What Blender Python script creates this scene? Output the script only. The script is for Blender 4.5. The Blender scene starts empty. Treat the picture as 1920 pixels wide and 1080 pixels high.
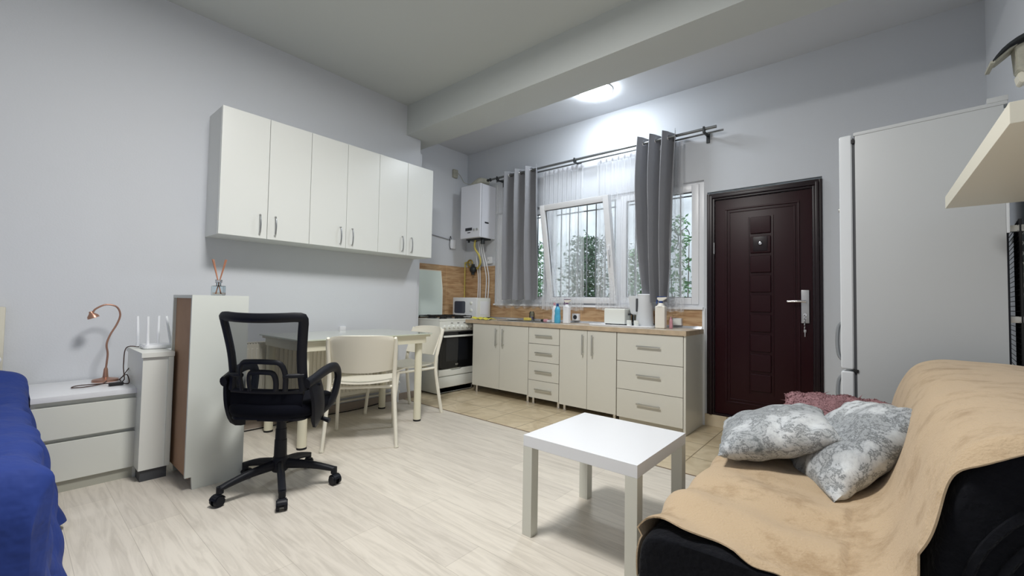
import bpy, bmesh, math, random
from mathutils import Vector, Matrix
R = math.radians
PI = math.pi
random.seed(7)
C = bpy.context.scene.collection
SC = bpy.context.scene

# ------------------------------------------------------------------ camera
cam_d = bpy.data.cameras.new('camera')
cam_d.sensor_width = 36.0
cam_d.lens = 795.77 * 36 / 1920
cam_d.clip_start = 0.02
cam = bpy.data.objects.new('camera', cam_d)
C.objects.link(cam)
_pi, _ya, _ro = 0.0348, 0.7001, 0.0167
_f = Vector((-math.sin(_ya) * math.cos(_pi), math.cos(_ya) * math.cos(_pi), math.sin(_pi)))
_r = _f.cross(Vector((0, 0, 1))).normalized()
_u = _r.cross(_f)
_r2 = math.cos(_ro) * _r + math.sin(_ro) * _u
_u2 = -math.sin(_ro) * _r + math.cos(_ro) * _u
M = Matrix((_r2, _u2, -_f)).transposed().to_4x4()
M.translation = Vector((3.8639, -4.0415, 1.057))
cam.matrix_world = M
SC.camera = cam

# ------------------------------------------------------------------ view and light
SC.view_settings.view_transform = 'Standard'
SC.view_settings.look = 'None'
SC.view_settings.gamma = 1
SC.view_settings.use_curve_mapping = False
SC.view_settings.exposure = 0.2
world = bpy.data.worlds.new('overcast_sky')
SC.world = world
world.use_nodes = True
bg = world.node_tree.nodes['Background']
bg.inputs[0].default_value = (0.86, 0.94, 1.0, 1)
bg.inputs[1].default_value = 2.3


def area_light(name, loc, rot, size, power, col=(1, 1, 1), size_y=None, shape='DISK', spread=180):
    l = bpy.data.lights.new(name, 'AREA')
    l.shape = shape
    l.size = size
    if size_y:
        l.size_y = size_y
    l.energy = power
    l.color = col
    l.spread = R(spread)
    o = bpy.data.objects.new(name, l)
    C.objects.link(o)
    o.location = loc
    o.rotation_euler = rot
    return o


KITCHEN_LAMP = (1.89, -0.51, 3.09)
ROOM_LAMP = (2.35, -3.12, 3.20)
KITCHEN_GLOW = 76      # the kitchen lamp is lit by its own diffuser mesh
area_light('room_lamp_light', (ROOM_LAMP[0], ROOM_LAMP[1], 3.13), (0, 0, 0), 0.60, 70, (1.0, 0.985, 0.955))


# ------------------------------------------------------------------ materials
def sr(r, g=None, b=None):
    if g is None:
        g = b = r
    f = lambda c: (c / 12.92 if c <= 0.04045 else ((c + 0.055) / 1.055) ** 2.4)
    return (f(r / 255), f(g / 255), f(b / 255), 1)


def mat(name, col, rough=0.5, metal=0.0, spec=0.5, bump=0.0, bscale=200.0, coat=0.0, sheen=0.0, var=0.0, vscale=4.0, dist=0.002):
    m = bpy.data.materials.new(name)
    m.use_nodes = True
    nt = m.node_tree
    p = nt.nodes['Principled BSDF']
    p.inputs['Base Color'].default_value = col
    p.inputs['Roughness'].default_value = rough
    p.inputs['Metallic'].default_value = metal
    p.inputs['Specular IOR Level'].default_value = spec
    p.inputs['Coat Weight'].default_value = coat
    p.inputs['Sheen Weight'].default_value = sheen
    tc = None
    if bump or var:
        tc = nt.nodes.new('ShaderNodeTexCoord')
    if bump:
        n = nt.nodes.new('ShaderNodeTexNoise')
        n.inputs['Scale'].default_value = bscale
        n.inputs['Detail'].default_value = 3
        b = nt.nodes.new('ShaderNodeBump')
        b.inputs['Strength'].default_value = bump
        b.inputs['Distance'].default_value = dist
        nt.links.new(tc.outputs['Object'], n.inputs['Vector'])
        nt.links.new(n.outputs['Fac'], b.inputs['Height'])
        nt.links.new(b.outputs['Normal'], p.inputs['Normal'])
    if var:
        n = nt.nodes.new('ShaderNodeTexNoise')
        n.inputs['Scale'].default_value = vscale
        n.inputs['Detail'].default_value = 4
        r = nt.nodes.new('ShaderNodeValToRGB')
        r.color_ramp.elements[0].position = 0.3
        r.color_ramp.elements[1].position = 0.7
        r.color_ramp.elements[0].color = tuple(c * (1 - var) for c in col[:3]) + (1,)
        r.color_ramp.elements[1].color = tuple(min(1, c * (1 + var)) for c in col[:3]) + (1,)
        nt.links.new(tc.outputs['Object'], n.inputs['Vector'])
        nt.links.new(n.outputs['Fac'], r.inputs['Fac'])
        nt.links.new(r.outputs['Color'], p.inputs['Base Color'])
    return m


def nodes(m):
    return m.node_tree, m.node_tree.nodes, m.node_tree.links, m.node_tree.nodes['Principled BSDF']


W = {}
W['wall'] = mat('wall_paint', sr(210, 213, 218), 0.85, spec=0.2, bump=0.25, bscale=90)
W['ceiling'] = mat('ceiling_paint', sr(200, 204, 202), 0.9, spec=0.1, bump=0.15, bscale=90)
W['white'] = mat('white_laminate', sr(226, 228, 222), 0.35)
W['cab'] = mat('cabinet_white', sr(224, 226, 222), 0.3)
W['cabside'] = mat('cabinet_side_white', sr(222, 224, 222), 0.45)
W['kit'] = mat('kitchen_front_white', sr(222, 221, 212), 0.32)
W['edge'] = mat('edge_band_brown', sr(120, 92, 66), 0.5)
W['night'] = mat('bedside_white', sr(222, 224, 216), 0.35)
W['nightdark'] = mat('bedside_kick_grey', sr(176, 176, 164), 0.5)  # darker greyish white for the kick board of the bedside chest
W['book'] = mat('bookcase_white', sr(214, 218, 212), 0.4)
W['hardboard'] = mat('brown_hardboard', sr(168, 134, 106), 0.75, var=0.08, vscale=6)
W['tabletop'] = mat('coffee_table_white', sr(232, 234, 238), 0.25)
W['tableleg'] = mat('coffee_table_leg_white', sr(216, 216, 206), 0.4)
W['cream'] = mat('cream_plastic', sr(236, 232, 218), 0.4)
W['creammetal'] = mat('cream_metal', sr(232, 228, 206), 0.3)
W['black'] = mat('black_plastic', sr(11, 14, 24), 0.5, spec=0.3)
W['blackfab'] = mat('black_seat_fabric', sr(8, 10, 20), 0.95, spec=0.15, bump=0.4, bscale=900)
W['rubber'] = mat('black_rubber', sr(24, 24, 26), 0.7)
W['steel'] = mat('brushed_steel', sr(190, 190, 190), 0.3, metal=1.0)
W['chrome'] = mat('chrome', sr(225, 225, 228), 0.12, metal=1.0)
W['alu'] = mat('aluminium', sr(205, 205, 200), 0.38, metal=0.85)
W['rod'] = mat('rod_grey_metal', sr(120, 122, 122), 0.4, metal=0.7)
W['darkmetal'] = mat('dark_metal', sr(48, 52, 54), 0.45, metal=0.4)
W['pvc'] = mat('white_pvc', sr(240, 242, 246), 0.3)
W['enamel'] = mat('white_enamel', sr(236, 238, 232), 0.2, coat=0.4)
W['boiler'] = mat('boiler_white', sr(236, 238, 246), 0.18, coat=0.5)
W['ovenglass'] = mat('oven_black_glass', sr(8, 9, 13), 0.08, spec=0.6)
W['ovenwindow'] = mat('oven_window_glass', sr(26, 28, 34), 0.06, spec=0.7)
W['iron'] = mat('cast_iron_black', sr(18, 18, 20), 0.55)
W['copper'] = mat('rose_copper', sr(178, 138, 120), 0.35, metal=0.75)
W['ink'] = mat('dark_ink', sr(40, 42, 48), 0.5)
W['fridge'] = mat('fridge_white', sr(190, 193, 195), 0.4)
W['fridgedoor'] = mat('fridge_door_white', sr(222, 226, 230), 0.25)
W['gasket'] = mat('grey_gasket', sr(70, 72, 76), 0.6)
W['handlegrey'] = mat('grey_handle', sr(140, 144, 148), 0.4)
W['shelf'] = mat('shelf_cream_white', sr(226, 222, 206), 0.45)
W['yellow'] = mat('yellow_cloth', sr(232, 222, 92), 0.9, bump=0.5, bscale=300)
W['bluesoap'] = mat('blue_soap_bottle', sr(80, 176, 214), 0.2)
W['deepblue'] = mat('deep_blue_plastic', sr(30, 64, 128), 0.35)
W['spray'] = mat('white_bottle_plastic', sr(236, 232, 222), 0.4)
W['pinkplastic'] = mat('pink_plastic', sr(206, 150, 160), 0.4)
W['brass'] = mat('old_brass', sr(170, 150, 80), 0.4, metal=0.7)
W['gaspipe'] = mat('yellow_gas_pipe', sr(206, 190, 96), 0.45)
W['cable'] = mat('brown_cable', sr(70, 48, 40), 0.6)
W['blackcable'] = mat('black_cable', sr(22, 20, 22), 0.6)
W['reed'] = mat('reed_stick', sr(176, 122, 96), 0.8)
W['oil'] = mat('amber_reed', sr(160, 96, 70), 0.5)
W['foliage'] = mat('green_leaves', sr(98, 138, 96), 0.6, var=0.35, vscale=7)
W['foliage2'] = mat('dark_green_leaves', sr(66, 100, 72), 0.6, var=0.3, vscale=9)
W['bark'] = mat('plant_stem', sr(96, 84, 70), 0.8)
W['outwall'] = mat('garden_wall_plaster', sr(214, 218, 222), 0.9, var=0.25, vscale=2.2)
W['grille'] = mat('painted_grille_iron', sr(112, 116, 118), 0.5)
W['oldplastic'] = mat('aged_grey_plastic', sr(176, 174, 160), 0.6, var=0.15, vscale=30)
W['duvet'] = mat('royal_blue_cotton', sr(24, 52, 128), 0.8, bump=0.6, bscale=9, dist=0.03)
W['pillowwhite'] = mat('white_pillow_cotton', sr(232, 232, 232), 0.85)
W['headboard'] = mat('cream_headboard', sr(212, 208, 192), 0.6)
W['mattress'] = mat('mattress_fabric', sr(210, 208, 200), 0.9)
W['sofa'] = mat('black_velour', sr(5, 7, 15), 0.9, spec=0.2, bump=0.5, bscale=60, sheen=0.05, dist=0.01)
W['sky_trim'] = mat('grey_silver_trim', sr(206, 208, 212), 0.25, metal=0.5)
W['lampring'] = mat('lamp_white_ring', sr(240, 240, 240), 0.4)
W['baseboard'] = mat('taupe_skirting', sr(150, 138, 128), 0.5)
W['nib'] = mat('grey_edge_strip', sr(150, 152, 158), 0.5)


def emis(name, col, s):
    m = bpy.data.materials.new(name)
    m.use_nodes = True
    nt = m.node_tree
    p = nt.nodes['Principled BSDF']
    p.inputs['Base Color'].default_value = (0.8, 0.8, 0.8, 1)
    p.inputs['Emission Color'].default_value = col
    p.inputs['Emission Strength'].default_value = s
    return m


W['glow'] = emis('lamp_diffuser', (0.93, 0.97, 1, 1), 6)
W['kitchenglow'] = emis('kitchen_lamp_diffuser', (0.86, 0.93, 1, 1), KITCHEN_GLOW)


def curtain_mat():
    m = mat('grey_blackout_curtain', sr(136, 137, 142), 0.45, spec=0.5, sheen=0.3, bump=0.35, bscale=14, dist=0.01)
    return m


W['curtain'] = curtain_mat()


def sheer_mat(name, col, fac, rough=0.8):
    m = bpy.data.materials.new(name)
    m.use_nodes = True
    nt = m.node_tree
    nt.nodes.clear()
    o = nt.nodes.new('ShaderNodeOutputMaterial')
    t = nt.nodes.new('ShaderNodeBsdfTransparent')
    d = nt.nodes.new('ShaderNodeBsdfDiffuse')
    d.inputs['Color'].default_value = col
    tl = nt.nodes.new('ShaderNodeBsdfTranslucent')
    tl.inputs['Color'].default_value = col
    a = nt.nodes.new('ShaderNodeMixShader')
    a.inputs[0].default_value = 0.5
    nt.links.new(d.outputs[0], a.inputs[1])
    nt.links.new(tl.outputs[0], a.inputs[2])
    x = nt.nodes.new('ShaderNodeMixShader')
    x.inputs[0].default_value = fac
    nt.links.new(t.outputs[0], x.inputs[1])
    nt.links.new(a.outputs[0], x.inputs[2])
    nt.links.new(x.outputs[0], o.inputs['Surface'])
    return m


W['sheer'] = sheer_mat('white_sheer_voile', (0.97, 0.98, 1.0, 1), 0.36)


def mesh_fabric():
    m = sheer_mat('black_mesh_fabric', (0.02, 0.025, 0.04, 1), 0.62)
    return m


W['mesh'] = mesh_fabric()


def glass_mat(name, tint=(1, 1, 1, 1), refl=0.06):
    m = bpy.data.materials.new(name)
    m.use_nodes = True
    nt = m.node_tree
    nt.nodes.clear()
    o = nt.nodes.new('ShaderNodeOutputMaterial')
    t = nt.nodes.new('ShaderNodeBsdfTransparent')
    t.inputs['Color'].default_value = tint
    g = nt.nodes.new('ShaderNodeBsdfGlossy')
    g.inputs['Roughness'].default_value = 0.03
    lw = nt.nodes.new('ShaderNodeFresnel')
    lw.inputs['IOR'].default_value = 1.45
    x = nt.nodes.new('ShaderNodeMixShader')
    nt.links.new(lw.outputs[0], x.inputs[0])
    nt.links.new(t.outputs[0], x.inputs[1])
    nt.links.new(g.outputs[0], x.inputs[2])
    nt.links.new(x.outputs[0], o.inputs['Surface'])
    return m


W['glass'] = glass_mat('window_glass')
W['jarglass'] = glass_mat('clear_jar_glass', (0.85, 0.92, 0.95, 1))
W['hobglass'] = mat('frosted_hob_glass', sr(222, 234, 228), 0.35)
W['tableglass'] = mat('table_glass_top', sr(206, 212, 196), 0.12, coat=0.6)


def floor_mat():
    m = mat('ash_laminate', sr(214, 208, 198), 0.38, spec=0.35)
    nt, N, L, p = nodes(m)
    tc = N.new('ShaderNodeTexCoord')
    br = N.new('ShaderNodeTexBrick')
    br.offset = 0.37
    br.inputs['Scale'].default_value = 1.0
    br.inputs['Brick Width'].default_value = 1.28
    br.inputs['Row Height'].default_value = 0.192
    br.inputs['Mortar Size'].default_value = 0.0012
    br.inputs['Mortar Smooth'].default_value = 0.2
    br.inputs['Color1'].default_value = sr(219, 212, 200)
    br.inputs['Color2'].default_value = sr(209, 202, 191)
    br.inputs['Mortar'].default_value = sr(188, 181, 170)
    L.new(tc.outputs['Object'], br.inputs['Vector'])
    mp = N.new('ShaderNodeMapping')
    mp.inputs['Scale'].default_value = (1.2, 14, 1)
    L.new(tc.outputs['Object'], mp.inputs['Vector'])
    no = N.new('ShaderNodeTexNoise')
    no.inputs['Scale'].default_value = 2.2
    no.inputs['Detail'].default_value = 7
    no.inputs['Roughness'].default_value = 0.62
    no.inputs['Distortion'].default_value = 1.2
    L.new(mp.outputs['Vector'], no.inputs['Vector'])
    rp = N.new('ShaderNodeValToRGB')
    rp.color_ramp.elements[0].position = 0.32
    rp.color_ramp.elements[0].color = (0.80, 0.79, 0.78, 1)
    rp.color_ramp.elements[1].position = 0.58
    rp.color_ramp.elements[1].color = (1.03, 1.03, 1.03, 1)
    L.new(no.outputs['Fac'], rp.inputs['Fac'])
    mx = N.new('ShaderNodeMixRGB')
    mx.blend_type = 'MULTIPLY'
    mx.inputs[0].default_value = 0.85
    L.new(br.outputs['Color'], mx.inputs[1])
    L.new(rp.outputs['Color'], mx.inputs[2])
    L.new(mx.outputs['Color'], p.inputs['Base Color'])
    return m


def tile_mat(name, c1, c2, grout, sx, sy, axis='XY', nscale=3.0, off=0.0, ms=0.004, rough=0.3, stretch=(1, 1, 1), org=(0, 0, 0)):
    m = mat(name, c1, rough)
    nt, N, L, p = nodes(m)
    tc = N.new('ShaderNodeTexCoord')
    sep = N.new('ShaderNodeSeparateXYZ')
    L.new(tc.outputs['Object'], sep.inputs[0])
    com = N.new('ShaderNodeCombineXYZ')
    L.new(sep.outputs[axis[0]], com.inputs[0])
    L.new(sep.outputs[axis[1]], com.inputs[1])
    ad = N.new('ShaderNodeVectorMath')
    ad.operation = 'ADD'
    ad.inputs[1].default_value = org
    L.new(com.outputs[0], ad.inputs[0])
    br = N.new('ShaderNodeTexBrick')
    br.offset = off
    br.inputs['Scale'].default_value = 1.0
    br.inputs['Brick Width'].default_value = sx
    br.inputs['Row Height'].default_value = sy
    br.inputs['Mortar Size'].default_value = ms
    br.inputs['Mortar Smooth'].default_value = 0.1
    br.inputs['Color1'].default_value = (1, 1, 1, 1)
    br.inputs['Color2'].default_value = (0.95, 0.95, 0.95, 1)
    br.inputs['Mortar'].default_value = grout
    L.new(ad.outputs[0], br.inputs['Vector'])
    mp = N.new('ShaderNodeMapping')
    mp.inputs['Scale'].default_value = stretch
    L.new(com.outputs[0], mp.inputs['Vector'])
    no = N.new('ShaderNodeTexNoise')
    no.inputs['Scale'].default_value = nscale
    no.inputs['Detail'].default_value = 6
    no.inputs['Distortion'].default_value = 1.5
    L.new(mp.outputs['Vector'], no.inputs['Vector'])
    rp = N.new('ShaderNodeValToRGB')
    rp.color_ramp.elements[0].position = 0.35
    rp.color_ramp.elements[0].color = c2
    rp.color_ramp.elements[1].position = 0.62
    rp.color_ramp.elements[1].color = c1
    L.new(no.outputs['Fac'], rp.inputs['Fac'])
    mx = N.new('ShaderNodeMixRGB')
    mx.blend_type = 'MULTIPLY'
    mx.inputs[0].default_value = 1
    L.new(rp.outputs['Color'], mx.inputs[1])
    L.new(br.outputs['Color'], mx.inputs[2])
    L.new(mx.outputs['Color'], p.inputs['Base Color'])
    return m


W['floor'] = floor_mat()
W['floortile'] = tile_mat('beige_floor_tile', sr(216, 200, 170), sr(196, 178, 146), (0.45, 0.42, 0.36, 1), 0.335, 0.335, 'XY', 5, org=(0.12, 1.25, 0))
W['walltile_x'] = tile_mat('wood_look_wall_tile', sr(206, 174, 136), sr(174, 136, 98), (1.25, 1.25, 1.2, 1), 0.50, 0.25, 'XZ', 3, ms=0.003, stretch=(1.2, 9, 1), org=(0.04, 0.215, 0))
W['walltile_y'] = tile_mat('wood_look_wall_tile_side', sr(206, 174, 136), sr(174, 136, 98), (1.25, 1.25, 1.2, 1), 0.50, 0.25, 'YZ', 3, ms=0.003, stretch=(1.2, 9, 1), org=(0.35, 0.215, 0))
W['worktop'] = tile_mat('beige_stone_worktop', sr(214, 204, 190), sr(186, 170, 150), (1, 1, 1, 1), 9, 9, 'XY', 9)
W['worktopedge'] = mat('worktop_brown_edge', sr(196, 176, 150), 0.45, var=0.15, vscale=12)
W['plinthtile'] = tile_mat('beige_plinth_tile', sr(214, 200, 174), sr(200, 184, 156), (0.4, 0.38, 0.34, 1), 0.335, 0.4, 'XZ', 5, org=(0.1, 0.01, 0))


def door_mat():
    m = mat('burgundy_steel_door', sr(36, 2, 10), 0.36, spec=0.24)
    return m


W['door'] = door_mat()
W['doorframe'] = mat('dark_door_frame', sr(24, 6, 14), 0.34, spec=0.35)


def marble_cushion_mat():
    m = mat('grey_marbled_cotton', sr(206, 210, 212), 0.8, sheen=0.2)
    nt, N, L, p = nodes(m)
    tc = N.new('ShaderNodeTexCoord')
    n1 = N.new('ShaderNodeTexNoise')
    n1.inputs['Scale'].default_value = 9
    n1.inputs['Detail'].default_value = 11
    n1.inputs['Roughness'].default_value = 0.78
    n1.inputs['Distortion'].default_value = 0.35
    L.new(tc.outputs['Object'], n1.inputs['Vector'])
    r1 = N.new('ShaderNodeValToRGB')
    e = r1.color_ramp.elements
    e[0].position = 0.36
    e[0].color = sr(104, 110, 112)
    e[1].position = 0.60
    e[1].color = sr(212, 216, 218)
    x = e.new(0.455)
    x.color = sr(196, 200, 203)
    x = e.new(0.497)
    x.color = sr(84, 90, 92)
    x = e.new(0.512)
    x.color = sr(188, 192, 196)
    L.new(n1.outputs['Fac'], r1.inputs['Fac'])
    n2 = N.new('ShaderNodeTexNoise')
    n2.inputs['Scale'].default_value = 3.2
    n2.inputs['Detail'].default_value = 6
    r2 = N.new('ShaderNodeValToRGB')
    r2.color_ramp.elements[0].position = 0.42
    r2.color_ramp.elements[1].position = 0.62
    r2.color_ramp.elements[0].color = (0.42, 0.44, 0.46, 1)
    L.new(tc.outputs['Object'], n2.inputs['Vector'])
    L.new(n2.outputs['Fac'], r2.inputs['Fac'])
    mx = N.new('ShaderNodeMixRGB')
    mx.blend_type = 'MULTIPLY'
    mx.inputs[0].default_value = 0.6
    L.new(r1.outputs['Color'], mx.inputs[1])
    L.new(r2.outputs['Color'], mx.inputs[2])
    L.new(mx.outputs['Color'], p.inputs['Base Color'])
    return m


W['marble'] = marble_cushion_mat()
W['pinkfur'] = mat('dusty_pink_fur', sr(146, 112, 116), 0.95, spec=0.1, var=0.25, vscale=20)


def blanket_mat():
    m = mat('tan_fleece', sr(204, 178, 146), 0.95, spec=0.1, sheen=0.25)
    nt, N, L, p = nodes(m)
    tc = N.new('ShaderNodeTexCoord')
    n1 = N.new('ShaderNodeTexNoise')
    n1.inputs['Scale'].default_value = 9
    n1.inputs['Detail'].default_value = 8
    n1.inputs['Roughness'].default_value = 0.7
    L.new(tc.outputs['Object'], n1.inputs['Vector'])
    r1 = N.new('ShaderNodeValToRGB')
    r1.color_ramp.elements[0].position = 0.33
    r1.color_ramp.elements[0].color = sr(168, 143, 112)
    r1.color_ramp.elements[1].position = 0.5
    r1.color_ramp.elements[1].color = sr(194, 171, 141)
    L.new(n1.outputs['Fac'], r1.inputs['Fac'])
    L.new(r1.outputs['Color'], p.inputs['Base Color'])
    n2 = N.new('ShaderNodeTexNoise')
    n2.inputs['Scale'].default_value = 160
    n2.inputs['Detail'].default_value = 4
    L.new(tc.outputs['Object'], n2.inputs['Vector'])
    b = N.new('ShaderNodeBump')
    b.inputs['Strength'].default_value = 0.7
    b.inputs['Distance'].default_value = 0.004
    L.new(n2.outputs['Fac'], b.inputs['Height'])
    L.new(b.outputs['Normal'], p.inputs['Normal'])
    return m


W['blanket'] = blanket_mat()


# ------------------------------------------------------------------ mesh helpers
class B:
    """collects shapes for ONE mesh object"""

    def __init__(self):
        self.bm = bmesh.new()

    def merge(self, b2, mtx=None):
        me = bpy.data.meshes.new('tmp')
        b2.to_mesh(me)
        b2.free()
        if mtx is not None:
            me.transform(mtx)
        self.bm.from_mesh(me)
        bpy.data.meshes.remove(me)
        return self

    def box(self, x0, x1, y0, y1, z0, z1, bev=0.0, seg=2, mtx=None):
        b = bmesh.new()
        bmesh.ops.create_cube(b, size=1)
        for v in b.verts:
            v.co = Vector((x0 + (v.co.x + .5) * (x1 - x0), y0 + (v.co.y + .5) * (y1 - y0), z0 + (v.co.z + .5) * (z1 - z0)))
        if bev:
            bmesh.ops.bevel(b, geom=b.edges[:], offset=bev, segments=seg, affect='EDGES', profile=0.7)
        return self.merge(b, mtx)

    def cyl(self, p0, p1, r0, r1=None, seg=16, cap=True):
        r1 = r0 if r1 is None else r1
        p0, p1 = Vector(p0), Vector(p1)
        d = p1 - p0
        b = bmesh.new()
        bmesh.ops.create_cone(b, cap_ends=cap, segments=seg, radius1=r0, radius2=r1, depth=d.length)
        q = Vector((0, 0, 1)).rotation_difference(d.normalized()).to_matrix().to_4x4()
        q.translation = (p0 + p1) / 2
        return self.merge(b, q)

    def sphere(self, c, r, sc=(1, 1, 1), u=16, v=10):
        b = bmesh.new()
        bmesh.ops.create_uvsphere(b, u_segments=u, v_segments=v, radius=r)
        for w in b.verts:
            w.co = Vector((w.co.x * sc[0] + c[0], w.co.y * sc[1] + c[1], w.co.z * sc[2] + c[2]))
        return self.merge(b)

    def lathe(self, prof, c=(0, 0, 0), seg=24, mtx=None):
        b = bmesh.new()
        rings = []
        for r, z in prof:
            rings.append([b.verts.new((c[0] + r * math.cos(2 * PI * i / seg), c[1] + r * math.sin(2 * PI * i / seg), c[2] + z)) for i in range(seg)])
        for a, d in zip(rings[:-1], rings[1:]):
            for i in range(seg):
                b.faces.new((a[i], a[(i + 1) % seg], d[(i + 1) % seg], d[i]))
        if prof[0][0] > 1e-4:
            b.faces.new(rings[0][::-1])
        if prof[-1][0] > 1e-4:
            b.faces.new(rings[-1])
        bmesh.ops.remove_doubles(b, verts=b.verts[:], dist=1e-6)
        return self.merge(b, mtx)

    def tube(self, pts, r, seg=8, smooth=0, closed=False, rx=None, up=None):
        """sweep; r may be list; rx = second half width (flat strap) along the binormal"""
        P = [Vector(p) for p in pts]
        rr = r if isinstance(r, (list, tuple)) else [r] * len(P)
        if smooth:
            Q, S = [], []
            n = len(P)
            rng = n if closed else n - 1
            for i in range(rng):
                a = P[(i - 1) % n] if (closed or i > 0) else P[0]
                b_, c = P[i], P[(i + 1) % n]
                d = P[(i + 2) % n] if (closed or i + 2 < n) else P[-1]
                for k in range(smooth):
                    t = k / smooth
                    Q.append(0.5 * ((2 * b_) + (-a + c) * t + (2 * a - 5 * b_ + 4 * c - d) * t * t + (-a + 3 * b_ - 3 * c + d) * t ** 3))
                    S.append(rr[i] * (1 - t) + rr[(i + 1) % n] * t)
            if not closed:
                Q.append(P[-1])
                S.append(rr[-1])
            P, rr = Q, S
        n = len(P)
        b = bmesh.new()
        rings = []
        nrm = None
        for i in range(n):
            if closed:
                t = (P[(i + 1) % n] - P[i - 1]).normalized()
            else:
                t = (P[min(i + 1, n - 1)] - P[max(i - 1, 0)]).normalized()
            if up is not None:
                bi = t.cross(Vector(up)).normalized()
                nrm = bi.cross(t).normalized()
            else:
                if nrm is None:
                    nrm = t.orthogonal().normalized()
                else:
                    nrm = (nrm - t * nrm.dot(t)).normalized()
                bi = t.cross(nrm)
            hx = rx if rx else rr[i]
            rings.append([b.verts.new(P[i] + nrm * rr[i] * math.sin(2 * PI * (k + .5) / seg) + bi * hx * math.cos(2 * PI * (k + .5) / seg)) for k in range(seg)])
        m = n if closed else n - 1
        for i in range(m):
            a, d = rings[i], rings[(i + 1) % n]
            for k in range(seg):
                b.faces.new((a[k], a[(k + 1) % seg], d[(k + 1) % seg], d[k]))
        if not closed:
            b.faces.new(rings[0][::-1])
            b.faces.new(rings[-1])
        return self.merge(b)

    def prism(self, poly, a, c, plane='XY', bev=0.0):
        """poly extruded between a and c along the axis left out of plane"""
        b = bmesh.new()
        def mk(p, h):
            return {'XY': (p[0], p[1], h), 'XZ': (p[0], h, p[1]), 'YZ': (h, p[0], p[1])}[plane]
        lo = [b.verts.new(mk(p, a)) for p in poly]
        hi = [b.verts.new(mk(p, c)) for p in poly]
        b.faces.new(lo)
        b.faces.new(hi[::-1])
        n = len(poly)
        for i in range(n):
            b.faces.new((lo[i], hi[i], hi[(i + 1) % n], lo[(i + 1) % n]))
        bmesh.ops.recalc_face_normals(b, faces=b.faces[:])
        if bev:
            bmesh.ops.bevel(b, geom=b.edges[:], offset=bev, segments=2, affect='EDGES')
        return self.merge(b)

    def grid(self, f, nu, nv, th=0.0, closed_u=False):
        b = bmesh.new()
        V = [[b.verts.new(f(i / nu, j / nv)) for j in range(nv + 1)] for i in range(nu + (0 if closed_u else 1))]
        k = len(V)
        for i in range(nu):
            for j in range(nv):
                b.faces.new((V[i][j], V[(i + 1) % k][j], V[(i + 1) % k][j + 1], V[i][j + 1]))
        if th:
            bmesh.ops.recalc_face_normals(b, faces=b.faces[:])
            bmesh.ops.solidify(b, geom=b.faces[:], thickness=th)
        return self.merge(b)


def ob(name, b, m, parent=None, off=(0, 0, 0), smooth=True, angle=40, label=None, kind=None):
    """link ONE mesh object; off = world position already baked in (subtract it for parts built in world coordinates)"""
    me = bpy.data.meshes.new(name)
    if isinstance(b, B):
        b = b.bm
    bmesh.ops.recalc_face_normals(b, faces=b.faces[:])
    b.to_mesh(me)
    b.free()
    if any(off):
        me.transform(Matrix.Translation(-Vector(off)))
    me.materials.append(m)
    if smooth:
        me.polygons.foreach_set('use_smooth', [True] * len(me.polygons))
        try:
            me.set_sharp_from_angle(angle=R(angle))
        except Exception:
            pass
    o = bpy.data.objects.new(name, me)
    C.objects.link(o)
    if parent:
        o.parent = parent
    if label:
        o['label'] = label
    if kind:
        o['kind'] = kind
    return o


def thing(name, label, cat, loc=(0, 0, 0), rz=0.0, group=None):
    o = bpy.data.objects.new(name, None)
    o.empty_display_size = 0.05
    C.objects.link(o)
    o.location = loc
    o.rotation_euler = (0, 0, rz)
    o['label'] = label
    o['category'] = cat
    if group:
        o['group'] = group
    return o


def single(name, b, m, label, cat, group=None, origin=None, **k):
    """a thing that is one mesh; built in world coordinates, origin moved to its base"""
    bm = b.bm if isinstance(b, B) else b
    if origin is None:
        xs = [v.co for v in bm.verts]
        origin = (sum(c.x for c in xs) / len(xs), sum(c.y for c in xs) / len(xs), min(c.z for c in xs))
    o = ob(name, b, m, off=origin, **k)
    o.location = origin
    o['label'] = label
    o['category'] = cat
    if group:
        o['group'] = group
    return o


def copy_tree(o, parent=None):
    c = o.copy()
    C.objects.link(c)
    if parent:
        c.parent = parent
    for ch in list(o.children):
        copy_tree(ch, c)
    return c


def struct(name, b, m, parent=None, **k):
    o = ob(name, b, m, parent, **k)
    if parent is None:
        o['kind'] = 'structure'
    return o


def rrect(x0, x1, y0, y1, r, n=5):
    pts = []
    for cx, cy, a0 in ((x1 - r, y1 - r, 0), (x0 + r, y1 - r, 90), (x0 + r, y0 + r, 180), (x1 - r, y0 + r, 270)):
        for i in range(n + 1):
            a = R(a0 + 90 * i / n)
            pts.append((cx + r * math.cos(a), cy + r * math.sin(a)))
    return pts


# ================================================================== THE ROOM
YB, YT, YPIER = -5.6, -1.25, -1.10          # rear wall, laminate/tile seam, end of the left wall
XR, ZM, ZK, ZB = 4.46, 3.20, 3.09, 2.875    # right wall, ceilings, beam soffit
XA = -0.38                                  # alcove wall
WX0, WX1, WZ0, WZ1 = 0.17, 2.722, 1.04, 2.205   # window opening
DX0, DX1, DZ0, DZ1 = 2.751, 3.592, 0.104, 2.062  # door opening

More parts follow.
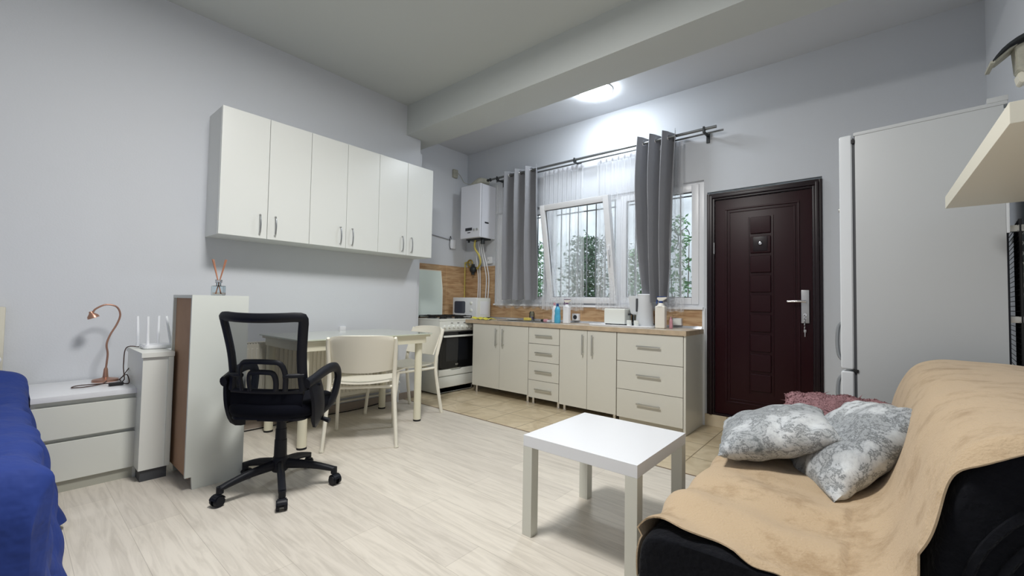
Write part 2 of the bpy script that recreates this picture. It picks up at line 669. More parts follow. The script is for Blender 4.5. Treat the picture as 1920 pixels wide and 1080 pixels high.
struct('floor', B().box(-0.6, 4.7, YB - .2, YT, -0.1, 0), W['floor'], smooth=False)
fl2 = struct('floor_tiled', B().box(-0.6, 4.7, YT, 0.3, -0.1, -0.001), W['floortile'], smooth=False)
struct('trim_1', B().box(0.0, 4.46, YT - .006, YT + .006, -0.002, 0.0015), mat('brown_floor_seam', sr(120, 98, 76), 0.6), smooth=False)
struct('wall_left', B().box(-0.6, 0.0, YB, YPIER, 0, ZM + .1), W['wall'], smooth=False)
struct('trim_2', B().box(XA, -0.045, YPIER, YPIER + .06, 0, 2.74), W['wall'], smooth=False)
struct('wall_alcove', B().box(-0.6, XA, YPIER, 0.3, 0, ZM + .1), W['wall'], smooth=False)
struct('wall_right', B().box(XR, XR + .2, YB, 0.3, 0, ZM + .1), W['wall'], smooth=False)
struct('wall_front', B().box(-0.6, XR + .2, YB - .2, YB, 0, ZM + .1), W['wall'], smooth=False)
wb = B()
WT = 0.22
wb.box(XA, WX0, 0, WT, 0, ZM)
wb.box(WX0, WX1, 0, WT, 0, WZ0)
wb.box(WX0, WX1, 0, WT, WZ1, ZM)
wb.box(WX1, DX0, 0, WT, 0, ZM)
wb.box(DX0, DX1, 0, WT, DZ1 + .02, ZM)
wb.box(DX0, DX1, 0.0, WT, 0, DZ0)
wb.box(DX1, XR, 0, WT, 0, ZM)
struct('wall_back', wb, W['wall'], smooth=False)
struct('ceiling', B().box(-0.1, XR + .1, YB, -1.15, ZM, ZM + .1), W['ceiling'], smooth=False)
struct('ceiling_kitchen', B().box(XA - .1, XR + .1, -1.1, 0.1, ZK, ZK + .2), W['wall'], smooth=False)
struct('ceiling_beam', B().box(XA - .05, XR + .05, -1.29, -0.91, ZB, ZM + .08), W['ceiling'], smooth=False)
# skirting on the left wall
struct('baseboard_left', B().box(0, 0.014, -5.5, YPIER, 0, 0.07, 0.003), W['baseboard'], smooth=False)
# tiled plinth under the door
struct('trim_3', B().box(2.735, 3.75, -0.012, 0.0, 0, DZ0, 0.002), W['plinthtile'], smooth=False)
# wall tiles
tb = B()
tb.box(XA + .001, WX0, -0.010, 0, 0.85, 1.53)
tb.box(WX0, 2.712, -0.010, 0, 0.85, WZ0 - .012)
struct('trim_4', tb, W['walltile_x'], smooth=False)
struct('trim_5', B().box(XA, XA + .010, YPIER + .06, -0.010, 0.80, 1.53), W['walltile_y'], smooth=False)
struct('trim_6', B().box(2.712, 2.735, -0.014, 0, 0.0, 1.035, 0.002), W['pvc'], smooth=False)

# ---- the big window: frame, three sashes (one tilted inwards)
w1 = bpy.data.objects.new('window_1', None)
C.objects.link(w1)
w1['kind'] = 'structure'
w1.location = ((WX0 + WX1) / 2, 0.05, WZ0)
wo = tuple(w1.location)
fb = B()
F0, F1 = 0.03, 0.10
fb.box(WX0, WX0 + .07, F0, F1, WZ0, WZ1, .004)
fb.box(WX1 - .07, WX1, F0, F1, WZ0, WZ1, .004)
fb.box(WX0 + .07, WX1 - .07, F0, F1 - .001, WZ0, WZ0 + .055)
fb.box(WX0 + .07, WX1 - .07, F0, F1 - .001, WZ1 - .045, WZ1)
MX = (1.02, 1.88)
for mx in MX:
    fb.box(mx - .035, mx + .035, F0 + .0005, F1 - .002, WZ0 + .055, WZ1 - .045)
ob('window_frame', fb, W['pvc'], w1, wo)
sill = B().box(WX0 - .0, WX1 + .0, -0.03, 0.03, WZ0 - .018, WZ0 + .004, .004)
ob('window_sill', sill, W['pvc'], w1, wo)


def sash(x0, x1, z0, z1, tilt=0.0, y=0.045):
    """sash hinged at its bottom edge"""
    b = B()
    t = .062
    b.box(x0, x0 + t, -.03, .035, 0, z1 - z0, .006)
    b.box(x1 - t, x1, -.03, .035, 0, z1 - z0, .006)
    b.box(x0 + t, x1 - t, -.03, .035, 0, t, .006)
    b.box(x0 + t, x1 - t, -.03, .035, z1 - z0 - t, z1 - z0, .006)
    mt = Matrix.Translation((0, y, z0)) @ Matrix.Rotation(tilt, 4, 'X')
    b.bm.transform(mt)
    s = ob('sash', b, W['pvc'], w1, wo)
    g = B().box(x0 + t, x1 - t, -.002, .004, t, z1 - z0 - t)
    g.bm.transform(mt)
    ob('pane', g, W['glass'], s, wo, smooth=False)
    gk = B()
    for (a, c, d, e) in ((x0 + t, x0 + t + .006, t, z1 - z0 - t), (x1 - t - .006, x1 - t, t, z1 - z0 - t), (x0 + t, x1 - t, t, t + .006), (x0 + t, x1 - t, z1 - z0 - t - .008, z1 - z0 - t)):
        gk.box(a, c, -.006, -.001, d, e)
    gk.bm.transform(mt)
    ob('gasket', gk, W['gasket'], s, wo, smooth=False)
    return s, mt


sash(WX0 + .05, MX[0] - .015, WZ0 + .03, WZ1 - .025)
s2, mt2 = sash(MX[0] + .015, MX[1] - .0, WZ0 + .03, WZ1 - .03, tilt=R(10.5), y=0.0)
sash(MX[1] + .02, WX1 - .05, WZ0 + .03, WZ1 - .025)
hb = B().box(MX[1] - .045, MX[1] - .02, -.045, -.03, .50, .60, .004).box(MX[1] - .04, MX[1] - .026, -.065, -.05, .40, .56, .004)
hb.bm.transform(mt2)
ob('sash_handle', hb, W['pvc'], s2, wo)

# ---- entrance door
d1 = bpy.data.objects.new('door_1', None)
C.objects.link(d1)
d1['kind'] = 'structure'
d1.location = ((DX0 + DX1) / 2, 0, DZ0)
do = tuple(d1.location)
db = B()
FW = 0.062
for k, (w_, y0) in enumerate(((FW, -.012), (FW - .018, -.022), (FW - .044, -.012))):
    a_, c_ = ((0, .020), (.020, .044), (.044, FW))[k]
    y0 = (-.012, -.024, -.010)[k]
    e_ = .001 * k
    db.box(DX0 + a_, DX0 + c_, y0, 0.06 - e_, DZ0, DZ1 - a_, .003)
    db.box(DX1 - c_, DX1 - a_, y0, 0.06 - e_, DZ0, DZ1 - a_, .003)
    db.box(DX0 + c_, DX1 - c_, y0, 0.06 - e_, DZ1 - c_, DZ1 - a_, .003)
db.box(DX0 + FW, DX1 - FW, -.008, 0.057, DZ0, DZ0 + .02, .003)
ob('door_frame', db, W['doorframe'], d1, do)
LX0, LX1, LZ0, LZ1 = DX0 + FW, DX1 - FW, DZ0 + .022, DZ1 - FW
lb = B().box(LX0 + .003, LX1 - .003, 0.006, 0.06, LZ0, LZ1 - .003, .004)


def raised(b, x0, x1, z0, z1, y, h, w=.018):
    """raised moulding ring on the door leaf"""
    for (a, c, d, e) in ((x0, x1, z1 - w, z1), (x0, x1, z0, z0 + w), (x0, x0 + w, z0 + w, z1 - w), (x1 - w, x1, z0 + w, z1 - w)):
        b.box(a, c, y - h, y + .004, d, e, h * .45, 3)


raised(lb, LX0 + .085, LX1 - .085, LZ0 + .10, LZ1 - .085, 0.006, .007, .016)
raised(lb, LX0 + .115, LX1 - .115, LZ0 + .13, LZ1 - .115, 0.006, .005, .010)
cx0, cx1 = 3.095, 3.245
lb.box(cx0 - .02, cx0 - .008, 0.001, .01, LZ0 + .2, LZ1 - .18, .0025)
lb.box(cx1 + .008, cx1 + .02, 0.001, .01, LZ0 + .2, LZ1 - .18, .0025)
zz = LZ1 - .185
for k in range(10):
    z1_ = zz - k * .165
    if z1_ - .14 < LZ0 + .15:
        break
    lb.box(cx0, cx1, -0.006, .012, z1_ - .14, z1_, .008, 3)
lf = ob('door_leaf', lb, W['door'], d1, do)
ob('peephole_plate', B().box(3.118, 3.222, -0.011, .0, 1.525, 1.645, .003), W['doorframe'], d1, do)
ob('peephole', B().lathe([(.017, 0), (.017, .006), (.012, .012), (.006, .013)], mtx=Matrix.Translation((3.172, -.011, 1.588)) @ Matrix.Rotation(R(90), 4, 'X')), W['chrome'], d1, do)
ob('lock_plate', B().box(3.452, 3.505, -0.014, .004, 0.935, 1.195, .005), W['steel'], d1, do)
hl = B()
hl.cyl((3.478, -.012, 1.106), (3.478, -.052, 1.106), .011)
hl.tube([(3.486, -.052, 1.106), (3.44, -.055, 1.107), (3.365, -.052, 1.104)], [.011, .010, .009], 10, 4)
ob('door_handle', hl, W['chrome'], d1, do)
ob('lock_cylinder', B().cyl((3.478, -.012, 1.0), (3.478, -.024, 1.0), .012).cyl((3.478, -.012, 0.975), (3.478, -.02, 0.975), .008), W['chrome'], d1, do)
ob('hinge', B().cyl((LX0 - .002, -.012, 1.52), (LX0 - .002, -.012, 1.62), .006, seg=10), W['steel'], d1, do)
kc = thing('key_chain', 'small bunch of keys on a chain hanging from the door lock', 'keys', (3.478, -.03, .86))
kb = B()
for i in range(10):
    kb.cyl((3.474 + .004 * (i % 2), -.03, 1.0 - i * .0135), (3.478 - .004 * (i % 2), -.03, .99 - i * .0135), .004, seg=6)
ob('chain', kb, W['chrome'], kc, (3.478, -.03, .86))
ob('key', B().box(3.470, 3.486, -.033, -.030, .865, .885, .001).box(3.475, 3.481, -.033, -.030, .83, .866, .001), W['steel'], kc, (3.478, -.03, .86))

# ---- outside: garden wall, grille, plants
struct('ground_outside', B().box(-4, 8, .24, 4.2, -.4, -.02), mat('garden_ground', sr(150, 150, 140), .95, var=.2), smooth=False)
struct('wall_garden', B().box(-4.5, 7.5, 2.6, 2.8, -.3, 2.9), W['outwall'], smooth=False)
g = thing('window_grille', 'grey iron security grille with scrolls outside the window', 'grille', (1.45, .30, 1.0))
gb = B()
gx = WX0 + .02
while gx < WX1:
    gb.cyl((gx, .25, WZ0 + .0), (gx, .25, WZ1), .0075, seg=8)
    gx += .118
ob('bars', gb, W['grille'], g, (1.45, .30, 1.0))
gb = B().cyl((WX0, .25, WZ0 + .06), (WX1, .25, WZ0 + .06), .008, seg=8).cyl((WX0, .25, WZ1 - .07), (WX1, .25, WZ1 - .07), .008, seg=8)
gb.box(WX0 - .03, WX0 + .01, .218, .262, WZ0 + .04, WZ0 + .09).box(WX1 - .01, WX1 + .03, .218, .262, WZ0 + .04, WZ0 + .09)
ob('crossbar', gb, W['grille'], g, (1.45, .30, 1.0))
for cx in (.66, 1.55, 2.42):
    sb = B()
    for s in (1, -1):
        pts = [(cx + s * (.055 + .045 * math.cos(a)) * (1 - .35 * max(0, t)) , .25, 1.72 + .10 * math.sin(a) * (1)) for a, t in [(R(20 + 14 * k), (k - 12) / 12) for k in range(22)]]
        sb.tube(pts, .005, 6)
    ob('scroll', sb, W['grille'], g, (1.45, .30, 1.0))


def leafmesh(cx, cy, z0, z1, w, d, n, size, seed):
    rnd = random.Random(seed)
    b = bmesh.new()
    for i in range(n):
        t = rnd.random() ** 1.2
        z = z0 + (z1 - z0) * t
        ww = w * (1 - .55 * t)
        x = cx + rnd.gauss(0, ww * .5)
        y = cy + rnd.gauss(0, d * .5)
        a, e = rnd.uniform(0, 2 * PI), rnd.uniform(-.9, .9)
        s = size * rnd.uniform(.6, 1.3)
        u = Vector((math.cos(a) * math.cos(e), math.sin(a) * math.cos(e), math.sin(e)))
        v = u.orthogonal().normalized()
        v = (Matrix.Rotation(rnd.uniform(0, PI), 3, u) @ v)
        c = Vector((x, y, z))
        n_ = u.cross(v) * s * .12
        p = [c, c + u * s * .5 + v * s * .22 + n_, c + u * s, c + u * s * .5 - v * s * .22 + n_]
        b.faces.new([b.verts.new(q) for q in p])
    return b


for (cx, cy, z1, w_, n, lab, mm) in ((.66, 1.50, 2.05, .52, 4200, 'tall leafy shrub outside behind the tilted window sash', 'foliage2'),
                                     (-.62, 1.9, 2.1, .45, 2200, 'pale leafy shrub outside at the left end of the window', 'foliage'),
                                     (1.28, 1.75, 1.85, .34, 1800, 'low green shrub outside left of the right curtain', 'foliage'),
                                     (2.08, 1.25, 2.15, .24, 700, 'thin shrub outside the right-hand pane beside the door', 'foliage')):
    t = thing('garden_shrub', lab, 'shrub', (cx, cy, -.02))
    ob('foliage', leafmesh(cx, cy, .0, z1, w_, .3, n, .075, n), W[mm], t, (cx, cy, -.02), smooth=False)
    sb = B()
    for k in range(5):
        sb.tube([(cx + .03 * (k - 2), cy, -.03), (cx + .08 * (k - 2), cy + .05, .8), (cx + .12 * (k - 2), cy, z1 * .85)], [.012, .009, .004], 6, 3)
    ob('stem', sb, W['bark'], t, (cx, cy, -.02))

# ---- lamps
kl = thing('ceiling_lamp', 'round white flush ceiling lamp glowing above the kitchen window', 'lamp', KITCHEN_LAMP)
ob('lamp_ring', B().lathe([(.150, 0), (.158, -.003), (.158, -.009), (.148, -.011), (.0, -.011)], seg=48), W['lampring'], kl)
ob('diffuser', B().lathe([(.147, -.012), (.147, -.020), (.138, -.030), (.10, -.038), (0, -.040)], seg=48), W['kitchenglow'], kl)
rl = thing('ceiling_lamp', 'round flush ceiling lamp in the middle of the main room', 'lamp', ROOM_LAMP)
ob('lamp_ring', B().lathe([(.20, 0), (.21, -.006), (.21, -.03), (.198, -.034), (.198, -.01), (0, -.01)], seg=48), W['lampring'], rl)
ob('diffuser', B().lathe([(.197, -.012), (.197, -.034), (.15, -.045), (0, -.05)], seg=48), W['glow'], rl)

# ================================================================== KITCHEN RUN
KY = -0.475      # front plane of the doors
KT = 0.81        # underside of the worktop


def bar_handle(b, x0, x1, z, y, vertical=False, z1=None):
    if vertical:
        b.box(x0, x1, y - .030, y - .020, z, z1, .003)
        for q in (z + .02, z1 - .02):
            b.box((x0 + x1) / 2 - .004, (x0 + x1) / 2 + .004, y - .022, y + .002, q - .005, q + .005)
    else:
        b.box(x0, x1, y - .030, y - .020, z - .007, z + .007, .003)
        for q in (x0 + .02, x1 - .02):
            b.box(q - .005, q + .005, y - .022, y + .002, z - .004, z + .004)


def base_unit(x0, x1, z0, label, doors=None, drawers=None, legs=(), handles=(), side=None):
    t = thing('base_cabinet', label, 'cabinet', ((x0 + x1) / 2, KY / 2, 0), group=None)
    off = tuple(t.location)
    b = B().box(x0 + .001, x1 - .001, KY + .018, -.012, z0, KT - .001)
    ob('carcass', b, W['kit'], t, off, smooth=False)
    e = B().box(x0 + .001, x1 - .001, KY + .0165, KY + .0185, z0, KT - .001)
    ob('edge_band', e, W['edge'], t, off, smooth=False)
    if doors:
        for i, (a, c) in enumerate(doors):
            d = ob('door', B().box(a + .0022, c - .0022, KY, KY + .016, z0 + .002, KT - .006, .0012), W['kit'], t, off, smooth=False)
            h = handles[i]
            hb_ = B()
            bar_handle(hb_, h - .007, h + .007, h and .57, KY, True, .765)
            ob('handle', hb_, W['alu'], d, off)
    if drawers:
        for (a, c) in drawers:
            d = ob('drawer', B().box(x0 + .004, x1 - .004, KY, KY + .016, a + .0022, c - .0022, .0012), W['kit'], t, off, smooth=False)
            hb_ = B()
            w_ = .105
            cx = (x0 + x1) / 2 + handles[0]
            bar_handle(hb_, cx - w_, cx + w_, (a + c) / 2 + handles[1], KY)
            ob('handle', hb_, W['alu'], d, off)
    for lx in legs:
        for ly in (KY + .05, -.06):
            ob('leg', B().cyl((lx, ly, 0), (lx, ly, z0 + .004), .016, seg=16).cyl((lx, ly, 0), (lx, ly, .012), .021, seg=16), W['chrome'], t, off)
    return t


base_unit(.265, 1.098, .086, 'white two-door base cabinet on metal legs next to the stove', doors=((.265, .693), (.693, 1.098)), legs=(.30, 1.065), handles=(.648, .75))
base_unit(1.100, 1.490, .072, 'narrow white base cabinet with four drawers on metal legs', drawers=((.072, .255), (.255, .448), (.448, .635), (.635, .806)), legs=(1.14, 1.455), handles=(.012, .005))
base_unit(1.492, 2.108, .060, 'white two-door base cabinet right of the four-drawer unit', doors=((1.492, 1.806), (1.806, 2.108)), legs=(1.53, 2.07), handles=(1.765, 1.868))
t = base_unit(2.110, 2.700, .055, 'wide white base cabinet with three drawers at the door end', drawers=((.055, .305), (.305, .555), (.555, .806)), legs=(), handles=(.005, .018))
off = tuple(t.location)
ob('side_panel', B().box(2.700, 2.718, KY + .002, -.012, 0, KT - .001, .001), W['kit'], t, off, smooth=False)
ob('kick_board', B().box(2.115, 2.699, KY + .05, KY + .065, 0, .056), W['kit'], t, off, smooth=False)

wt = thing('worktop', 'long beige stone-look kitchen worktop with brown front edge', 'worktop', (1.4, -.24, KT))
off = tuple(wt.location)
SKX0, SKX1, SKY0, SKY1 = .60, 1.28, -.40, -.08
b = B()
b.box(XA + .012, .15, -.325, -.011, KT, .85)
b.box(.15, SKX0, KY - .012, -.011, KT, .85)
b.box(SKX1, 2.722, KY - .012, -.011, KT, .85)
b.box(SKX0, SKX1, KY - .012, SKY0, KT, .85)
b.box(SKX0, SKX1, SKY1, -.011, KT, .85)
ob('slab', b, W['worktop'], wt, off, smooth=False)
ob('front_edge', B().box(.15, 2.724, KY - .0145, KY - .0115, KT - .001, .8485).box(2.7215, 2.7245, KY - .012, -.011, KT - .001, .8485), W['worktopedge'], wt, off, smooth=False)
ob('wall_trim', B().prism([(-.030, .850), (-.011, .850), (-.011, .872)], XA + .02, 2.71, 'YZ'), W['sky_trim'], wt, off, smooth=False)

sk = thing('sink', 'steel sink with drainer set into the worktop beneath the window', 'sink', ((SKX0 + SKX1) / 2, (SKY0 + SKY1) / 2, .80))
off = tuple(sk.location)
b = B()
x0, x1, y0, y1 = SKX0 - .015, SKX1 + .015, SKY0 - .012, SKY1 + .012
bx0, bx1 = .88, 1.25
b.box(x0, bx0, y0, y1, .8505, .8545, .001)
b.box(bx1, x1, y0, y1, .8505, .8545, .001)
b.box(bx0, bx1, y0, y0 + .03, .8505, .8545, .001)
b.box(bx0, bx1, y1 - .03, y1, .8505, .8545, .001)
for k in range(7):
    b.box(.63, .85, y0 + .06 + k * .036, y0 + .070 + k * .036, .8545, .857)
ob('sink_deck', b, W['steel'], sk, off)
b = B()
b.box(bx0, bx1, y0 + .03, y1 - .03, .70, .703)
b.box(bx0 - .002, bx0, y0 + .03, y1 - .03, .70, .852)
b.box(bx1, bx1 + .002, y0 + .03, y1 - .03, .70, .852)
b.box(bx0, bx1, y0 + .028, y0 + .03, .70, .852)
b.box(bx0, bx1, y1 - .03, y1 - .028, .70, .852)
ob('bowl', b, W['steel'], sk, off)

# ---- upper cabinets
UX = 0.307


def wall_unit(y0, y1, label):
    t = thing('wall_cabinet', label, 'cabinet', (0, (y0 + y1) / 2, 1.52), group=None)
    off = tuple(t.location)
    b = B()
    b.box(.001, UX - .018, y0 + .0005, y1 - .0005, 1.518, 2.45)
    ob('carcass', b, W['cabside'], t, off, smooth=False)
    ym = (y0 + y1) / 2
    for a, c, h in ((y0, ym, ym - .055), (ym, y1, ym + .055)):
        d = ob('door', B().box(UX - .0165, UX, a + .002, c - .002, 1.518, 2.452, .001), W['cab'], t, off, smooth=False)
        hb_ = B()
        hb_.tube([(UX, h, 1.552), (UX + .018, h, 1.556), (UX + .026, h, 1.59), (UX + .029, h, 1.625), (UX + .026, h, 1.66), (UX + .018, h, 1.694), (UX, h, 1.698)], [.005, .006, .007, .007, .007, .006, .005], 8, 3, rx=.005)
        ob('handle', hb_, W['steel'], d, off)
    return t


wall_unit(-3.092, -2.447, 'white two-door wall cabinet at the left end of the row of three')
wall_unit(-2.447, -1.802, 'white two-door wall cabinet in the middle of the row of three')
wall_unit(-1.802, -1.157, 'white two-door wall cabinet at the right end, nearest the stove')

# ---- stove
SX0, SX1, SY0, SY1 = -.30, .13, -.880, -.335
st = thing('gas_stove', 'white gas stove with black oven door and raised glass lid', 'stove', ((SX0 + SX1) / 2, (SY0 + SY1) / 2, 0))
off = tuple(st.location)
b = B().box(SX0, SX1 - .012, SY0, SY1, .012, .845, .004)
ob('body', b, W['enamel'], st, off)
ob('plinth', B().box(SX0 + .02, SX1 - .03, SY0 + .02, SY1 - .02, 0, .014), W['iron'], st, off, smooth=False)
ob('hob_top', B().box(SX0, SX1 + .010, SY0 - .002, SY1 + .002, .835, .858, .006), W['enamel'], st, off)
ob('control_panel', B().prism([(SX1 - .014, .715), (SX1 + .012, .722), (SX1 + .006, .836), (SX1 - .014, .836)], SY0 + .002, SY1 - .002, 'XZ', .003), W['enamel'], st, off)
for k in range(7):
    y = SY0 + .075 + k * .068
    kb = B().lathe([(.024, 0), (.023, .006), (.017, .010), (.015, .026), (.0, .028)], seg=20, mtx=Matrix.Translation((SX1 + .008, y, .765)) @ Matrix.Rotation(R(90), 4, 'Y'))
    kb.box(SX1 + .030, SX1 + .038, y - .003, y + .003, .750, .780, .001)
    ob('knob', kb, W['enamel'], st, off)
for k in range(3):
    ob('panel_mark', B().box(SX1 + .0085, SX1 + .0105, SY0 + .17 + k * .1, SY0 + .20 + k * .1, .806, .812), W['ink'], st, off, smooth=False)
od = ob('oven_door', B().box(SX1 - .014, SX1 + .010, SY0 + .006, SY1 - .004, .285, .708, .004), W['ovenglass'], st, off)
ob('oven_window', B().box(SX1 + .0095, SX1 + .012, SY0 + .10, SY1 - .10, .37, .63, .001), W['ovenwindow'], od, off)
ob('oven_handle', B().box(SX1 + .030, SX1 + .044, SY0 + .04, SY1 - .02, .648, .670, .006).box(SX1 + .008, SX1 + .034, SY0 + .06, SY0 + .075, .652, .666).box(SX1 + .008, SX1 + .034, SY1 - .055, SY1 - .04, .652, .666), W['enamel'], od, off)
em = B().box(SX1 + .0105, SX1 + .0118, -.628, -.612, .318, .335).box(SX1 + .0105, SX1 + .0118, -.606, -.590, .318, .324).box(SX1 + .0105, SX1 + .0118, -.606, -.590, .330, .336)
ob('emblem', em, W['alu'], od, off, smooth=False)
b = B().prism([(SY0 + .006, .205), (SY1 - .004, .205), (SY1 - .004, .278), (SY0 + .36, .278), (SY0 + .33, .262), (SY0 + .20, .262), (SY0 + .17, .278), (SY0 + .006, .278)], SX1 - .014, SX1 + .008, 'YZ', .002)
ob('lower_strip', b, W['enamel'], st, off)
ob('storage_drawer', B().box(SX1 - .014, SX1 + .008, SY0 + .006, SY1 - .004, .075, .195, .004), W['enamel'], st, off)
ob('base_strip', B().box(SX1 - .04, SX1 - .012, SY0 + .006, SY1 - .004, .012, .07, .003), W['enamel'], st, off)
for (bx, by, r_) in ((-.17, -.74, .045), (-.17, -.475, .035), (.03, -.74, .035), (.03, -.475, .05)):
    bb = B().lathe([(r_ + .012, 0), (r_ + .010, .008), (r_, .012), (r_, .020), (r_ - .006, .024), (0, .024)], (bx, by, .857), 20)
    ob('burner', bb, W['iron'], st, off)
for by in (-.74, -.475):
    gb = B()
    for dy in (-.115, .115):
        gb.box(-.27, .12, by + dy - .004, by + dy + .004, .884, .893, .002)
        for gx_ in (-.265, .112):
            gb.box(gx_, gx_ + .007, by + dy - .004, by + dy + .004, .857, .888)
    for gx_ in (-.265, -.075, .112):
        gb.box(gx_, gx_ + .008, by - .115, by + .115, .884, .893, .002)
    for cx_ in (-.17, .03):
        gb.box(cx_ - .085, cx_ - .025, by - .004, by + .004, .886, .897, .002)
        gb.box(cx_ + .025, cx_ + .085, by - .004, by + .004, .886, .897, .002)
        gb.box(cx_ - .004, cx_ + .004, by - .105, by - .03, .886, .897, .002)
        gb.box(cx_ - .004, cx_ + .004, by + .03, by + .105, .886, .897, .002)
    ob('pan_grate', gb, W['iron'], st, off)
lx = SX0 + .012
lid = ob('glass_lid', B().prism([(SY0 + .01, .872), (SY1 - .155, .872), (SY1 - .155, 1.20), (SY1 - .185, 1.445), (SY0 + .01, 1.445)], lx, lx + .008, 'YZ', .001), W['hobglass'], st, off, smooth=False)
fr = B().box(lx - .002, lx + .012, SY0 + .01, SY1 - .19, 1.437, 1.447, .002)
fr.tube([(lx + .005, SY1 - .155, .86), (lx + .005, SY1 - .155, 1.20), (lx + .005, SY1 - .187, 1.443)], .006, 8)
ob('lid_frame', fr, W['cream'], lid, off)

# ---- boiler with pipes
bo = thing('gas_boiler', 'white wall-mounted gas boiler in the corner left of the curtains', 'boiler', (-.02, -.14, 1.87))
off = tuple(bo.location)
b = B().box(-.195, .16, -.285, -.002, 1.872, 2.552, .010, 3)
ob('casing', b, W['boiler'], bo, off)
ob('front_seam', B().box(.1595, .1612, -.262, -.259, 1.88, 2.545), W['gasket'], bo, off, smooth=False)
ob('display', B().box(-.10, .02, -.288, -.2835, 1.965, 2.002, .002).box(-.06, -.01, -.288, -.2835, 1.935, 1.945), W['ink'], bo, off)
for dx_ in (.06, .115):
    ob('dial', B().cyl((dx_, -.284, 1.97), (dx_, -.297, 1.97), .016), W['alu'], bo, off)
ob('flue_mark', B().box(.1595, .1615, -.20, -.13, 2.055, 2.075), W['ink'], bo, off, smooth=False)
ob('connections', B().box(-.15, .13, -.22, -.05, 1.858, 1.874).cyl((.10, -.17, 1.80), (.10, -.17, 1.872), .028).cyl((-.12, -.2, 1.83), (-.12, -.2, 1.872), .014), W['darkmetal'], bo, off)
# pipes below
for (px_, lab, m_, r_, wob) in ((-.11, 'leftmost white heating pipe under the boiler', 'pvc', .008, .01), (-.06, 'white heating pipe under the boiler, second from the left', 'pvc', .008, -.008), (.015, 'curved white pipe under the boiler, nearer the window', 'pvc', .008, .03), (.055, 'white pipe under the boiler right beside the curtain', 'pvc', .008, .035)):
    single('water_pipe', B().tube([(px_ - wob, -.10, 1.866), (px_ - wob, -.06, 1.70), (px_ + wob * .4, -.045, 1.52), (px_ + wob, -.03, 1.35), (px_ + wob * .6, -.03, 1.05), (px_ + wob * .6, -.03, .855)], r_, 8, 5), W[m_], lab, 'pipe')
single('gas_hose', B().tube([(-.03, -.17, 1.866), (-.03, -.18, 1.76), (.03, -.16, 1.66), (.03, -.13, 1.57), (-.03, -.10, 1.52), (-.10, -.06, 1.50)], .013, 10, 5), W['gaspipe'], 'yellow flexible gas hose curving down from the boiler', 'hose')
single('gas_pipe', B().tube([(-.365, -.026, .80), (-.365, -.026, 1.52), (-.355, -.03, 1.58), (-.30, -.04, 1.60), (-.24, -.05, 1.58)], .009, 8, 4), W['gaspipe'], 'yellow gas pipe running up the tiled corner', 'pipe')
gm = thing('gas_regulator', 'brass gas valve and dark meter body beneath the boiler', 'valve', (-.18, -.06, 1.42))
off = tuple(gm.location)
ob('body', B().sphere((-.17, -.065, 1.49), .052, (1, .8, 1)).cyl((-.17, -.065, 1.42), (-.17, -.065, 1.56), .022), W['darkmetal'], gm, off)
ob('ring', B().tube([(-.24 + .045 * math.cos(R(a)), -.055, 1.575 + .045 * math.sin(R(a))) for a in range(0, 360, 30)], .012, 8, closed=True), W['brass'], gm, off)
ob('arm', B().cyl((-.24, -.002, 1.53), (-.24, -.06, 1.53), .012).cyl((-.24, -.055, 1.53), (-.17, -.06, 1.50), .012), W['brass'], gm, off)
so = thing('wall_socket', 'small white round-cornered box on the wall under the boiler', 'socket', (.095, -.01, 1.6))
ob('box', B().box(.055, .135, -.036, -.001, 1.56, 1.65, .01, 3), W['pvc'], so, (.095, -.01, 1.6))
ob('hole', B().cyl((.082, -.0365, 1.605), (.082, -.0375, 1.605), .005), W['ink'], so, (.095, -.01, 1.6))
single('wall_conduit', B().tube([(XA + .012, -1.0, 1.93), (XA + .012, -.62, 1.905), (XA + .012, -.30, 1.875)], .006, 6), W['nib'], 'thin grey conduit running along the alcove wall to the boiler', 'conduit')
cs = thing('cord_switch', 'small white control box mounted beside the boiler conduit', 'switch', (XA, -.26, 1.78))
ob('box', B().box(XA, XA + .03, -.30, -.22, 1.76, 1.88, .008, 3), W['pvc'], cs, (XA, -.26, 1.78))
ob('cord', B().tube([(XA + .02, -.29, 1.88), (XA + .028, -.315, 1.92), (XA + .02, -.32, 1.80), (XA + .02, -.30, 1.75)], .004, 6, 4), W['blackcable'], cs, (XA, -.26, 1.78))
jb = thing('junction_box', 'aged grey junction box on the alcove wall high beside the boiler', 'junction box', (XA, -.24, 2.72))
ob('box', B().box(XA, XA + .035, -.285, -.205, 2.715, 2.825, .012, 3), W['oldplastic'], jb, (XA, -.24, 2.72))
ob('cable', B().tube([(XA + .03, -.215, 2.79), (XA + .06, -.18, 2.74), (XA + .10, -.16, 2.66), (-.20, -.15, 2.62), (-.12, -.15, 2.60)], .004, 6, 5), W['oldplastic'], jb, (XA, -.24, 2.72))
vt = thing('vent_cowl', 'old grey vent elbow sitting on top of the boiler', 'vent', (-.06, -.15, 2.552))
ob('cowl', B().tube([(-.13, -.15, 2.585), (-.07, -.15, 2.60), (-.02, -.12, 2.635), (.0, -.05, 2.645), (.0, -.003, 2.645)], [.034, .045, .048, .045, .045], 14, 4), W['oldplastic'], vt, (-.06, -.15, 2.552))
ob('collar', B().cyl((-.13, -.15, 2.553), (-.13, -.15, 2.59), .030).box(.03, .07, -.20, -.10, 2.553, 2.585, .006), W['gaspipe'], vt, (-.06, -.15, 2.552))

